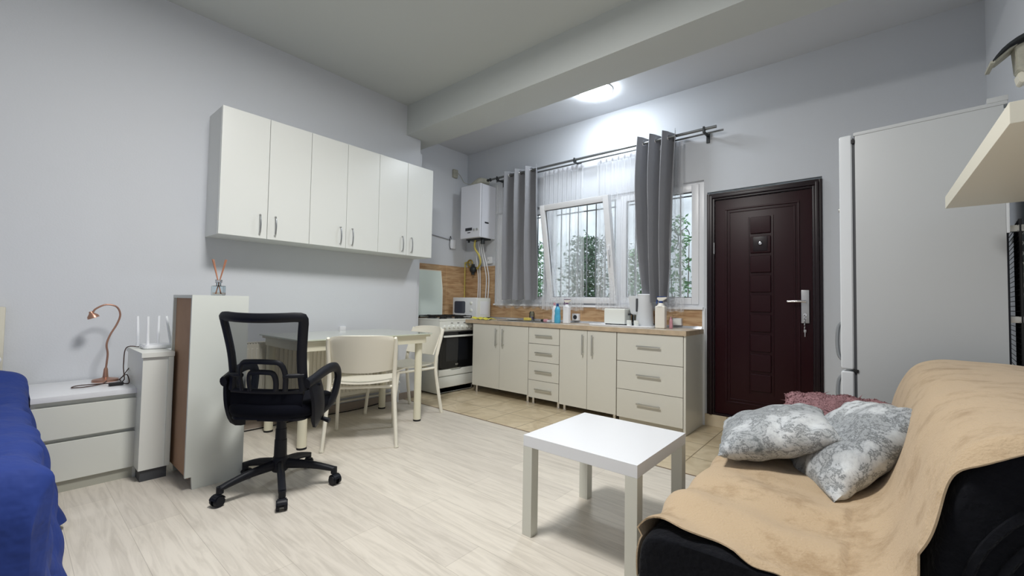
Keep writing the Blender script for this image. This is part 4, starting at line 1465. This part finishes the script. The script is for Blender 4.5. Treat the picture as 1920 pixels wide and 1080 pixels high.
for z in (.07, .40, .73):
    ob('shelf', B().box(BX0 + .018, BX1 - .018, BY0 + .020, BY1 - .004, z, z + .018), W['book'], bc, off, smooth=False)
ob('kick_board', B().box(BX0 + .018, BX1 - .018, BY0 + .10, BY0 + .112, 0, .07), W['hardboard'], bc, off, smooth=False)

rd = thing('reed_diffuser', 'glass reed diffuser with brown sticks on top of the bookcase', 'diffuser', (.90, -3.235, BH))
b = B().box(-.030, .030, -.030, .030, 0, .058, .006, 3).lathe([(.012, .056), (.012, .075), (.018, .077), (.018, .092), (.013, .094)], seg=20)
ob('bottle', b, W['jarglass'], rd)
ob('metal_collar', B().cyl((0, 0, .078), (0, 0, .090), .0185, seg=20), W['chrome'], rd)
ob('oil', B().box(-.025, .025, -.025, .025, .005, .018), glass_mat('pale_oil', (.98, .88, .8, 1)), rd)
for i, (dx, dy) in enumerate(((.050, .018), (.058, -.012), (.040, .030), (-.052, -.016), (-.060, .014), (.046, .002), (-.048, .028))):
    hx, hy = dx * .86 - dy * .2, dy + dx * .3
    dvec = Vector((hx * .6, hx * .75 + hy * .3, .21)) if True else None
    ob('reed', B().cyl((-dvec.x * .30, -dvec.y * .30, .010), (dvec.x * .75, dvec.y * .75, .215), .0024, seg=8), W['reed'], rd)

# ---- narrow cabinet with router
nc = thing('narrow_cabinet', 'narrow white cabinet on a dark base between bedside chest and bookcase', 'cabinet', (.40, -3.44, 0))
off = tuple(nc.location)
NX0, NX1, NY0, NY1, NH = .22, .685, -3.53, -3.395, .735
ob('carcass', B().box(NX0, NX1, NY0, NY1, .065, NH - .03, .001), W['white'], nc, off, smooth=False)
ob('top_panel', B().box(NX0 - .01, NX1 + .012, NY0 - .008, NY1 + .008, NH - .028, NH, .002), W['white'], nc, off, smooth=False)
ob('base', B().box(NX0 + .01, NX1 - .01, NY0 + .01, NY1 - .005, 0, .066), W['gasket'], nc, off, smooth=False)
ob('front_strip', B().box(NX1 - .003, NX1 + .010, NY1 - .020, NY1 + .004, .07, NH - .03), W['book'], nc, off, smooth=False)
ro = thing('wifi_router', 'white wireless router with four upright antennas on the narrow cabinet', 'router', (.42, -3.42, NH))
off = tuple(ro.location)
ob('body', B().prism(rrect(.34, .50, -3.50, -3.335, .03), NH + .001, NH + .024, 'XY', .006), W['pvc'], ro, off)
for i, (ax, ay, tx, ty) in enumerate(((.36, -3.505, -.0, -.008), (.46, -3.475, 0, -.004), (.34, -3.405, 0, 0), (.46, -3.36, -.02, -.026))):
    ob('antenna', B().cyl((ax, ay, NH + .012), (ax, ay, NH + .03), .010, seg=10).tube([(ax, ay, NH + .02), (ax + tx, ay + ty, NH + .20)], [.0085, .0065], 8, rx=.0085), W['pvc'], ro, off)

# ---- bedside chest
ns = thing('bedside_chest', 'white two-drawer bedside chest beside the blue bed', 'chest', (.28, -3.72, 0))
off = tuple(ns.location)
SX0_, SX1_, SY0_, SY1_, SH_ = .02, .552, -3.945, -3.515, .520
ob('top_panel', B().box(SX0_, SX1_ + .004, SY0_ - .002, SY1_ + .002, SH_ - .030, SH_, .003), W['tabletop'], ns, off)
b = B().box(SX0_, SX1_ - .02, SY0_, SY0_ + .018, 0, SH_ - .03).box(SX0_, SX1_ - .02, SY1_ - .018, SY1_, 0, SH_ - .03).box(SX0_, SX0_ + .01, SY0_, SY1_, .05, SH_ - .03)
b.box(SX0_, SX1_ - .022, SY0_ + .018, SY1_ - .018, .04, .055)
ob('side_panels', b, W['night'], ns, off, smooth=False)
ob('recessed_rail', B().box(SX1_ - .045, SX1_ - .030, SY0_ + .018, SY1_ - .018, .05, SH_ - .03), W['night'], ns, off, smooth=False)
ob('drawer', B().box(SX1_ - .020, SX1_ - .001, SY0_ + .002, SY1_ - .002, .290, .462, .002), W['night'], ns, off, smooth=False)
ob('drawer', B().box(SX1_ - .020, SX1_ - .001, SY0_ + .002, SY1_ - .002, .062, .268, .002), W['night'], ns, off, smooth=False)
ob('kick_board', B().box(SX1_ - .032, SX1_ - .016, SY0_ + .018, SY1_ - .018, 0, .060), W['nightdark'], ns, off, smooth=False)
ob('side_strip', B().box(SX1_ - .022, SX1_ - .002, SY1_ - .018, SY1_, 0, .060), W['night'], ns, off, smooth=False)

# ---- gooseneck lamp
gl = thing('gooseneck_lamp', 'rose-copper gooseneck desk lamp standing on the bedside chest', 'lamp', (.17, -3.625, SH_))
off = tuple(gl.location)
gx0, gy0 = .17, -3.625
ob('lamp_base', B().lathe([(.062, 0), (.064, .004), (.062, .014), (.030, .020), (.014, .026), (.010, .075), (.007, .085)], (gx0, gy0, SH_), 32), W['copper'], gl, off)
ob('neck', B().tube([(gx0, gy0, SH_ + .08), (gx0, gy0 + .005, SH_ + .17), (gx0, gy0 - .002, SH_ + .23), (gx0, gy0 + .012, SH_ + .29), (gx0 + .0, gy0 + .042, SH_ + .36), (gx0, gy0 + .055, SH_ + .42), (gx0, gy0 + .035, SH_ + .470), (gx0, gy0 - .015, SH_ + .482), (gx0, gy0 - .06, SH_ + .455), (gx0, gy0 - .072, SH_ + .43)], .0052, 10, 5), W['copper'], gl, off)
hd = Matrix.Translation((gx0, gy0 - .078, SH_ + .428)) @ Matrix.Rotation(R(22), 4, 'X')
ob('lamp_head', B().lathe([(.008, .012), (.012, .0), (.026, -.016), (.029, -.030), (.024, -.030), (.010, -.012), (0, -.010)], seg=24, mtx=hd), W['copper'], gl, off)
ob('bulb', B().lathe([(.016, -.026), (.010, -.030), (0, -.031)], seg=16, mtx=hd), W['pvc'], gl, off)
ob('power_cable', B().tube([(gx0 + .06, gy0, SH_ + .010), (gx0 + .14, gy0 - .03, SH_ + .006), (gx0 + .20, gy0 - .11, SH_ + .006), (gx0 + .18, gy0 - .16, SH_ + .006), (gx0 + .12, gy0 - .13, SH_ + .006), (gx0 + .16, gy0 - .04, SH_ + .010), (gx0 + .20, gy0 + .00, SH_ + .012), (gx0 + .23, gy0 + .03, SH_ + .010)], .003, 6, 5), W['cable'], gl, off)
ob('inline_switch', B().box(gx0 + .21, gx0 + .245, gy0 - .010, gy0 + .055, SH_ + .002, SH_ + .020, .005), W['blackcable'], gl, off)
ob('cable_loop', B().tube([(gx0 + .23, gy0 + .05, SH_ + .010), (gx0 + .20, gy0 + .085, SH_ + .006), (gx0 + .14, gy0 + .08, SH_ + .05), (gx0 + .12, gy0 + .05, SH_ + .02), (gx0 + .10, gy0 + .065, SH_ + .03), (gx0 + .1, gy0 + .10, SH_ + .09), (gx0 + .12, gy0 + .14, SH_ + .14), (gx0 + .14, gy0 + .13, SH_ + .20), (gx0 + .15, gy0 + .17, SH_ + .215)], .003, 6, 6), W['cable'], gl, off)
single('charger_cable', B().tube([(.36, -3.50, NH + .008), (.33, -3.555, NH + .003), (.30, -3.56, NH - .10), (.33, -3.56, NH - .16), (.38, -3.565, SH_ + .03), (.33, -3.575, SH_ + .006), (.22, -3.56, SH_ + .005), (.12, -3.58, SH_ + .005)], .003, 6, 6), W['cable'], 'brown charger cable hanging from the router onto the bedside chest', 'cable')

# ---- bed with blue duvet
bd = thing('bed', 'bed with cream headboard at the left edge of the photo', 'bed', (1.05, -4.5, 0))
off = tuple(bd.location)
ob('headboard', B().box(.02, .085, -4.95, -4.045, .12, .985, .012), W['headboard'], bd, off)
ob('bed_frame', B().box(.09, 2.02, -4.93, -4.00, .10, .30, .01), W['headboard'], bd, off)
for (lx_, ly_) in ((.15, -4.06), (1.95, -4.06), (.15, -4.88), (1.95, -4.88)):
    ob('leg', B().box(lx_ - .03, lx_ + .03, ly_ - .03, ly_ + .03, 0, .105), W['headboard'], bd, off)
ob('mattress', B().box(.095, 2.0, -4.92, -4.01, .30, .50, .05, 4), W['mattress'], bd, off)
single('pillow', B().sphere((.30, -4.285, .705), 1, (.20, .235, .075), 28, 18), W['pillowwhite'], 'white pillow against the cream headboard', 'pillow')


def duvet(u, v):
    """u along the bed then down over the foot end, v from the far hem up, over the top"""
    XE = 2.06
    over = max(0.0, (u - .86) / .14)
    x = .13 + (XE - .13) * min(1.0, u / .86)
    ramp = max(0.0, min(1.0, (x - .56) / .3))
    wr = .011 * math.sin(8.5 * x + 6 * v + 1.5 * math.sin(3 * x)) + .010 * math.sin(19 * x + 14 * v) + .004 * math.sin(37 * x - 22 * v)
    top = .565 + .060 * math.exp(-((x - .28) / .30) ** 2) + .012 * math.sin(4 * x)
    flare = .092 * ramp * (1 - .62 * max(0, min(1, (x - 1.1) / .9)))
    yt = -3.958 + .006 * ramp
    if v < .45:
        k = v / .45
        z = .045 + (top - .055 - .045) * k
        y = yt + flare * max(0.0, 1 - k) ** .8 + wr * (1.6 - .6 * k) * (.35 + .65 * ramp)
        z += .010 * math.sin(11 * x) * (1 - k)
    elif v < .58:
        k = (v - .45) / .13
        a = k * PI / 2
        z = top - .055 + .055 * math.sin(a) + wr * .4 * k
        y = yt - .075 * (1 - math.cos(a)) + wr * (1 - k) * (.35 + .65 * ramp)
    else:
        k = (v - .58) / .42
        z = top + .02 * math.sin(PI * k) + wr * .7
        y = yt - .075 - .80 * k
    if over > 0:
        a = min(1.0, over * 2.5) * PI / 2
        x = XE + .06 * math.sin(a) + .03 * over
        z = .04 + (z - .04) * (1 - .95 * over ** 1.4)
        y -= .10 * math.sin(a) * max(0, 1 - v / .8) * (1 if v < .8 else 0)
    return (x, y, z)


single('duvet', B().grid(duvet, 170, 80), W['duvet'], 'royal blue duvet draped over the side of the bed', 'duvet', origin=(1.1, -4.4, .07), angle=80)

# ================================================================== RIGHT SIDE OF THE ROOM
# ---- coffee table
ct = thing('coffee_table', 'square white coffee table with four straight legs in the foreground', 'table', (2.912, -2.210, 0))
off = (0, 0, 0)
h = .275
ob('table_top', B().box(-h, h, -h, h, .400, .450, .0015), W['tabletop'], ct, smooth=False)
for sx in (-1, 1):
    for sy in (-1, 1):
        x0, x1 = sorted((sx * h, sx * (h - .05)))
        y0, y1 = sorted((sy * h, sy * (h - .05)))
        ob('leg', B().box(x0, x1, y0, y1, 0, .3995, .001), W['tableleg'], ct, smooth=False)

# ---- fridge, side towards us, doors facing the entrance
fg = thing('fridge_freezer', 'tall white fridge freezer seen from its side, right of the entrance door', 'fridge', (3.806, -1.172, 0), R(-6.3))
FH, FD, FWd = 1.985, .525, .58
ob('cabinet', B().box(.006, FD, 0, FWd, .03, FH - .012, .003), W['fridge'], fg)
ob('top_cover', B().box(-.0, FD + .012, -.002, FWd + .002, FH - .012, FH + .006, .004), W['fridge'], fg)
ob('hinge_cover', B().box(FD - .05, FD + .014, -.004, .06, FH + .004, FH + .028, .003), W['fridge'], fg)
ob('gasket', B().box(-.006, .008, .006, FWd - .006, .06, FH - .02), W['gasket'], fg, smooth=False)
for (a, c, hz0, hz1) in ((.735, FH, .775, .985), (.06, .725, .50, .70)):
    d = ob('fridge_door', B().box(-.062, -.006, -.003, FWd + .003, a, c, .014, 3), W['fridgedoor'], fg)
    hb_ = B().tube([(-.062, .05, hz0), (-.078, .05, hz0 + .03), (-.084, .05, (hz0 + hz1) / 2), (-.078, .05, hz1 - .03), (-.062, .05, hz1)], [.006, .009, .010, .009, .006], 8, 4, rx=.012, up=(1, 0, 0))
    ob('door_handle', hb_, W['handlegrey'], d)
ob('hinge', B().box(-.008, .012, -.006, .04, .722, .738, .001).box(-.008, .004, -.006, .03, FH - .05, FH - .03), W['iron'], fg)
ob('control_strip', B().box(-.070, -.060, .05, .12, 1.66, 1.78, .003), W['handlegrey'], fg)
ob('control_knob', B().cyl((-.060, .08, 1.60), (-.076, .08, 1.60), .012, seg=14), W['alu'], fg)
# condenser on the back
ob('rear_strip', B().box(FD, FD + .010, .0, .12, 1.40, FH - .03, .002), W['fridgedoor'], fg)
ob('rear_panel', B().box(FD, FD + .006, .002, FWd, .05, 1.40), W['black'], fg, smooth=False)
b = B()
pts = []
for k in range(8):
    y = .022 + k * .035
    zz = (.10, 1.46) if k % 2 == 0 else (1.46, .10)
    for z in zz:
        pts.append((FD + .040, y + (.0 if z == zz[0] else 0), z))
b.tube(pts, .0055, 8)
b2 = B()
for k in range(56):
    z = .14 + k * .0235
    b.tube([(FD + .033, .015, z), (FD + .033, .555, z)], .0016, 4)
ob('condenser_coil', b, W['iron'], fg)
b = B()
for yy in (.040, .075):
    b.tube([(FD + .044 + .006 * math.cos(k * PI / 2), yy + .006 * math.sin(k * PI / 2), .16 + k * .0115) for k in range(110)], .0016, 4)
ob('spiral_wire', b, W['alu'], fg)
for z in (1.42, 1.02, .6, .25):
    ob('coil_strap', B().box(FD + .0, FD + .052, .018, .05, z - .014, z + .014, .002).box(FD + .044, FD + .050, .018, .56, z - .012, z + .012, .001), W['alu'], fg)

# ---- wall shelf
shf = thing('floating_shelf', 'thick cream-white floating shelf on the right wall above the sofa', 'shelf', (4.29, -1.97, 1.50))
ob('board', B().box(4.122, XR - .002, -2.53, -1.415, 1.5, 1.552, .0015), W['shelf'], shf, tuple(shf.location), smooth=False)

# ---- old wall fixture high on the right wall
wf = thing('wall_fixture', 'dark curved visor on a worn grey bracket high on the right wall', 'wall fixture', (XR, -1.30, 2.12))
off = tuple(wf.location)
arc = [(4.277, 2.128), (4.290, 2.150), (4.306, 2.172), (4.325, 2.190), (4.348, 2.206), (4.375, 2.219), (4.405, 2.226), (4.44, 2.228), (4.459, 2.228)]
poly = arc + [(x + (.004 if i < 3 else 0), z - .007 - .010 * min(1, i / 5)) for i, (x, z) in list(enumerate(arc))[::-1]]
ob('visor', B().prism(poly, -1.36, -1.24, 'XZ', .001), W['darkmetal'], wf, off, angle=30)
ob('tip', B().box(4.272, 4.286, -1.36, -1.24, 2.118, 2.130, .002), W['oldplastic'], wf, off)
ob('visor_lining', B().prism([(4.288, 2.135), (4.330, 2.172), (4.352, 2.182), (4.300, 2.138)], -1.345, -1.255, 'XZ'), W['oldplastic'], wf, off, smooth=False)
ob('bracket', B().prism([(4.345, 2.178), (4.40, 2.20), (XR - .001, 2.21), (XR - .001, 2.03), (4.40, 2.035), (4.352, 2.075)], -1.335, -1.265, 'XZ', .003), W['oldplastic'], wf, off)
ob('lower_flap', B().prism([(4.352, 2.06), (4.358, 2.025), (4.368, 2.018), (4.41, 2.045), (4.40, 2.09)], -1.33, -1.27, 'XZ', .002), W['shelf'], wf, off)

# ---- sofa
SYN, SYF = -2.90, -1.47
prof = [(3.385, .06), (3.372, .14), (3.366, .28), (3.368, .37), (3.382, .415), (3.42, .438), (3.55, .448), (3.72, .446), (3.84, .440), (3.905, .450), (3.935, .50), (3.948, .58), (3.962, .66), (3.985, .74), (4.015, .795), (4.06, .822), (4.14, .832), (4.30, .828), (4.38, .80), (4.40, .70), (4.405, .06)]


def resample(pr, n):
    P = [Vector((p[0], 0, p[1])) for p in pr]
    Q = []
    for i in range(len(P) - 1):
        a, b_, c, d = P[max(i - 1, 0)], P[i], P[i + 1], P[min(i + 2, len(P) - 1)]
        for k in range(6):
            t = k / 6
            Q.append(.5 * ((2 * b_) + (-a + c) * t + (2 * a - 5 * b_ + 4 * c - d) * t * t + (-a + 3 * b_ - 3 * c + d) * t ** 3))
    Q.append(P[-1])
    L_ = [0]
    for i in range(1, len(Q)):
        L_.append(L_[-1] + (Q[i] - Q[i - 1]).length)
    out = []
    for k in range(n + 1):
        s = L_[-1] * k / n
        i = 1
        while i < len(L_) - 1 and L_[i] < s:
            i += 1
        f = (s - L_[i - 1]) / max(1e-9, L_[i] - L_[i - 1])
        out.append(Q[i - 1].lerp(Q[i], f))
    return out


def pnormals(Q):
    N_ = []
    for i in range(len(Q)):
        t = (Q[min(i + 1, len(Q) - 1)] - Q[max(i - 1, 0)]).normalized()
        N_.append(Vector((-t.z, 0, t.x)))
    return N_


sf = thing('sofa', 'small black velour sofa without arms under a tan blanket', 'sofa', (3.9, -2.2, 0))
off = tuple(sf.location)
NP = 110
Q = resample(prof, NP)
NN = pnormals(Q)


def part_profile(i0, i1):
    return Q[i0:i1 + 1]


# split index: seat part ends where the back starts
isplit = min(range(NP), key=lambda i: (Q[i].x - 3.915) ** 2 + (Q[i].z - .465) ** 2)


def body(i0, i1, close, yn, yf, wob=0.0):
    b = bmesh.new()
    pr = [q.copy() for q in Q[i0:i1 + 1]] + [Vector(c) for c in close]
    n = len(pr)
    cx = sum(p.x for p in pr) / n
    cz = sum(p.z for p in pr) / n
    ys = [(yn, .80), (yn - .0, .93), (yn + .004, .965), (yn + .016, .988), (yn + .04, 1.0)]
    L = (yf - yn)
    mid = [(yn + L * t, 1.0) for t in (.15, .3, .5, .7, .85)]
    ys = ys + mid + [(yf - .04, 1.0), (yf - .014, .985), (yf, .95), (yf, .8)]
    rings = []
    for y, s in ys:
        rings.append([b.verts.new((cx + (p.x - cx) * s, y, cz + (p.z - cz) * s + (0 if s == 1 else 0))) for p in pr])
    for a, d in zip(rings[:-1], rings[1:]):
        for i in range(n):
            b.faces.new((a[i], a[(i + 1) % n], d[(i + 1) % n], d[i]))
    b.faces.new(rings[0])
    b.faces.new(rings[-1])
    return b


ob('seat_base', body(0, isplit, [(3.93, 0, .06)], SYN, SYF), W['sofa'], sf, off, angle=50)
ob('backrest', body(isplit - 1, NP, [(3.93, 0, .06)], SYN - .003, SYF - .01), W['sofa'], sf, off, angle=50)
for (lx_, ly_) in ((3.44, -2.82), (3.44, -1.55), (4.33, -2.82), (4.33, -1.55)):
    ob('leg', B().cyl((lx_, ly_, 0), (lx_, ly_, .07), .022, seg=12), W['rubber'], sf, off)
# velour folds on the end of the backrest
fb_ = B()
for k in range(4):
    pts = []
    for j in range(9):
        a = R(178 - j * 12)
        r_ = .30 - .035 * k
        pts.append((4.285 + r_ * math.cos(a), -2.902, .50 + (r_ + .0) * math.sin(a) * 1.02))
    fb_.tube(pts, .007, 6, 2, rx=.010)
ob('welt_fold', fb_, W['sofa'], sf, off)

# blanket: follows the sofa profile a little above it
hn = lambda x, y, s: math.sin(x * 7.1 * s + 1.3 * math.sin(y * 5.3 * s)) * math.sin(y * 6.3 * s + 1.7 * math.sin(x * 4.1 * s))
i_start = min(range(40), key=lambda i: abs(Q[i].z - .30))
i_end = max(range(NP - 25, NP), key=lambda i: -abs(Q[i].z - .55))


bprof = [(3.360, .30), (3.360, .37), (3.374, .420), (3.414, .448), (3.55, .460), (3.70, .460), (3.78, .464), (3.845, .480), (3.893, .515), (3.922, .575), (3.944, .66), (3.970, .745), (4.005, .805), (4.055, .834), (4.14, .845), (4.30, .841), (4.392, .812), (4.414, .70), (4.417, .58)]
QB = resample(bprof, NP)
NB = pnormals(QB)


def blanket(u, v):
    k = NP * u
    i = min(int(k), NP - 1)
    f = k - i
    q = QB[i].lerp(QB[i + 1], f)
    n = NB[i].lerp(NB[i + 1], f).normalized()
    # near hem: wavy; far hem hangs a little over the far end
    arc = (q.x - 3.37)
    yn = -2.915 + .022 * math.sin(q.x * 16) + .012 * math.sin(q.x * 41) + .075 * math.exp(-((q.x - 3.44) / .13) ** 2)
    if q.z > .6:
        yn = -2.908 + .010 * math.sin(q.z * 30 + q.x * 20)
    yf = SYF + .006
    y = yn + (yf - yn) * v
    h_ = .001
    # wrinkles mostly on the seat towards the near left, running diagonally
    seatw = 1.0 if q.z < .47 and q.x > 3.37 else .15
    near = math.exp(-((y + 2.75) / .42) ** 2)
    h_ += seatw * (.010 * near * (1 + math.sin(26 * y + 9 * q.x + 2.0 * math.sin(4 * q.x))) + .003 * hn(q.x, y, 3) + .004 * hn(q.x, y, 1.4))
    h_ += .003 * hn(q.x + q.z, y, 2.0)
    zoff = 0
    if y < -2.885 and q.z > .42:
        zoff = -(-2.885 - y) * 1.0
    p = q + n * h_
    return (p.x, y, p.z + zoff)


bl = single('blanket', B().grid(blanket, 190, 120, .004), W['blanket'], 'tan fleece blanket spread over the seat and back of the black sofa', 'blanket', origin=(3.9, -2.2, .2), angle=80)


def cushion(name, label, loc, rot, w, d, t, m, seed, cat='cushion', pinch=.9, bend=0.0):
    """pillow with pointed corners; local z = thickness"""
    rnd = random.Random(seed)
    ph = [rnd.uniform(0, 6) for _ in range(8)]
    b = bmesh.new()
    N_ = 44

    def hgt(a, c):
        e = (max(0, 1 - abs(a) ** 2.4) ** .47) * (max(0, 1 - abs(c) ** 2.4) ** .47)
        return t * .5 * e

    top, bot = {}, {}
    for i in range(N_ + 1):
        for j in range(N_ + 1):
            a, c = 2 * i / N_ - 1, 2 * j / N_ - 1
            # edges pulled in between the corners
            xx = a * (w / 2) * (1 - .05 * (1 - c * c) ** 1.0 * abs(a) ** 2)
            yy = c * (d / 2) * (1 - .05 * (1 - a * a) ** 1.0 * abs(c) ** 2)
            hz = hgt(a, c)
            wr = .006 * math.sin(9 * a + 5 * c + ph[0]) * math.sin(7 * c - 4 * a + ph[1]) * (1 - hz / (t * .55)) + .004 * math.sin(17 * a * c + ph[2])
            # radiating folds at the corners
            ang = math.atan2(abs(c) - 1.05, abs(a) - 1.05)
            wr += .006 * math.sin(13 * ang + ph[3]) * (abs(a) * abs(c)) ** 2 * (hz > 1e-4)
            bz = bend * (a * a) + .3 * bend * c
            edge = i in (0, N_) or j in (0, N_)
            v = b.verts.new((xx, yy, bz + hz + (0 if edge else wr)))
            top[i, j] = v
            bot[i, j] = v if edge else b.verts.new((xx, yy, bz - hz * .9 + wr * .5))
    for i in range(N_):
        for j in range(N_):
            b.faces.new((top[i, j], top[i + 1, j], top[i + 1, j + 1], top[i, j + 1]))
            q = (bot[i, j], bot[i, j + 1], bot[i + 1, j + 1], bot[i + 1, j])
            if len(set(q)) == 4:
                b.faces.new(q)
    o = ob(name, b, m, angle=80)
    o.location = loc
    o.rotation_euler = rot
    o['label'] = label
    o['category'] = cat
    return o


c1 = cushion('cushion', 'grey marbled cushion lying flat on the seat, left of its twin', (0, 0, 0), (0, 0, 0), .40, .46, .17, W['marble'], 2)
_u1 = Vector((.92, .18, .30)).normalized()
_w1 = Vector((-.19, .98, .0))
_w1 = (_w1 - _u1 * _w1.dot(_u1)).normalized()
_n1 = _u1.cross(_w1).normalized()
_m = Matrix((_u1, _w1, _n1)).transposed().to_4x4()
_m.translation = Vector((3.565, -2.04, .557))
c1.matrix_world = _m
c2 = cushion('cushion', 'grey marbled cushion leaning on the sofa back, right of the flat one', (0, 0, 0), (0, 0, 0), .50, .41, .16, W['marble'], 5)
_u1 = Vector((.20, .12, .22)).normalized()
_w1 = Vector((-.33, .93, -.06))
_w1 = (_w1 - _u1 * _w1.dot(_u1)).normalized()
_n1 = _w1.cross(_u1).normalized()
if _n1.z < 0:
    _n1 = -_n1
_m = Matrix((_w1, _n1.cross(_w1), _n1)).transposed().to_4x4()
_m.translation = Vector((3.803, -2.085, .570))
c2.matrix_world = _m
pk = thing('fluffy_cushion', 'dusty pink shaggy cushion lying behind the two marbled cushions', 'cushion', (3.76, -1.60, .555))
core = cushion('core', 'x', (0, 0, 0), (R(22), R(0), R(0)), .46, .32, .15, W['pinkfur'], 9)
del core['label'], core['category']
core.parent = pk
rnd = random.Random(11)
fb_ = bmesh.new()
rm = Matrix.Rotation(R(22), 4, 'X')
vs = [v.co.copy() for v in core.data.vertices]
ns_ = [v.normal.copy() for v in core.data.vertices]
for k in range(6500):
    i = rnd.randrange(len(vs))
    p = rm @ (vs[i] + Vector((rnd.uniform(-.006, .006), rnd.uniform(-.006, .006), 0)))
    n = (rm @ ns_[i]).normalized()
    d = (n + Vector((rnd.gauss(0, .5), rnd.gauss(0, .5), rnd.gauss(0, .4)))).normalized()
    L_ = rnd.uniform(.026, .052)
    o1 = d.orthogonal().normalized() * .0032
    o2 = d.cross(o1).normalized() * .0032
    tip = fb_.verts.new(p + d * L_ + Vector((0, 0, -.006)))
    r3 = [fb_.verts.new(p + q) for q in (o1, o2 - o1 * .5, -o2 - o1 * .5)]
    for a in range(3):
        fb_.faces.new((r3[a], r3[(a + 1) % 3], tip))
fo = ob('fur', fb_, W['pinkfur'], pk, kind='stuff')


# ---- things of one kind share a group
GROUPS = {'base_cabinet': 'base cabinets under the worktop', 'wall_cabinet': 'white wall cabinets on the left wall', 'water_pipe': 'pipes under the boiler',
          'dining_chair': 'cream dining chairs', 'blackout_curtain': 'grey eyelet curtains', 'sheer_curtain': 'white sheer curtains', 'cushion': 'grey marbled cushions',
          'egg_cup': 'cups on the tray', 'wall_socket': 'white wall sockets', 'garden_shrub': 'shrubs outside the window', 'detergent_bottle': 'bottles on the worktop',
          'spray_bottle': 'bottles on the worktop', 'ceiling_lamp': 'round ceiling lamps'}
for o in list(C.objects):
    g_ = GROUPS.get(o.name.split('.')[0])
    if g_ and o.parent is None and 'label' in o.keys():
        o['group'] = g_
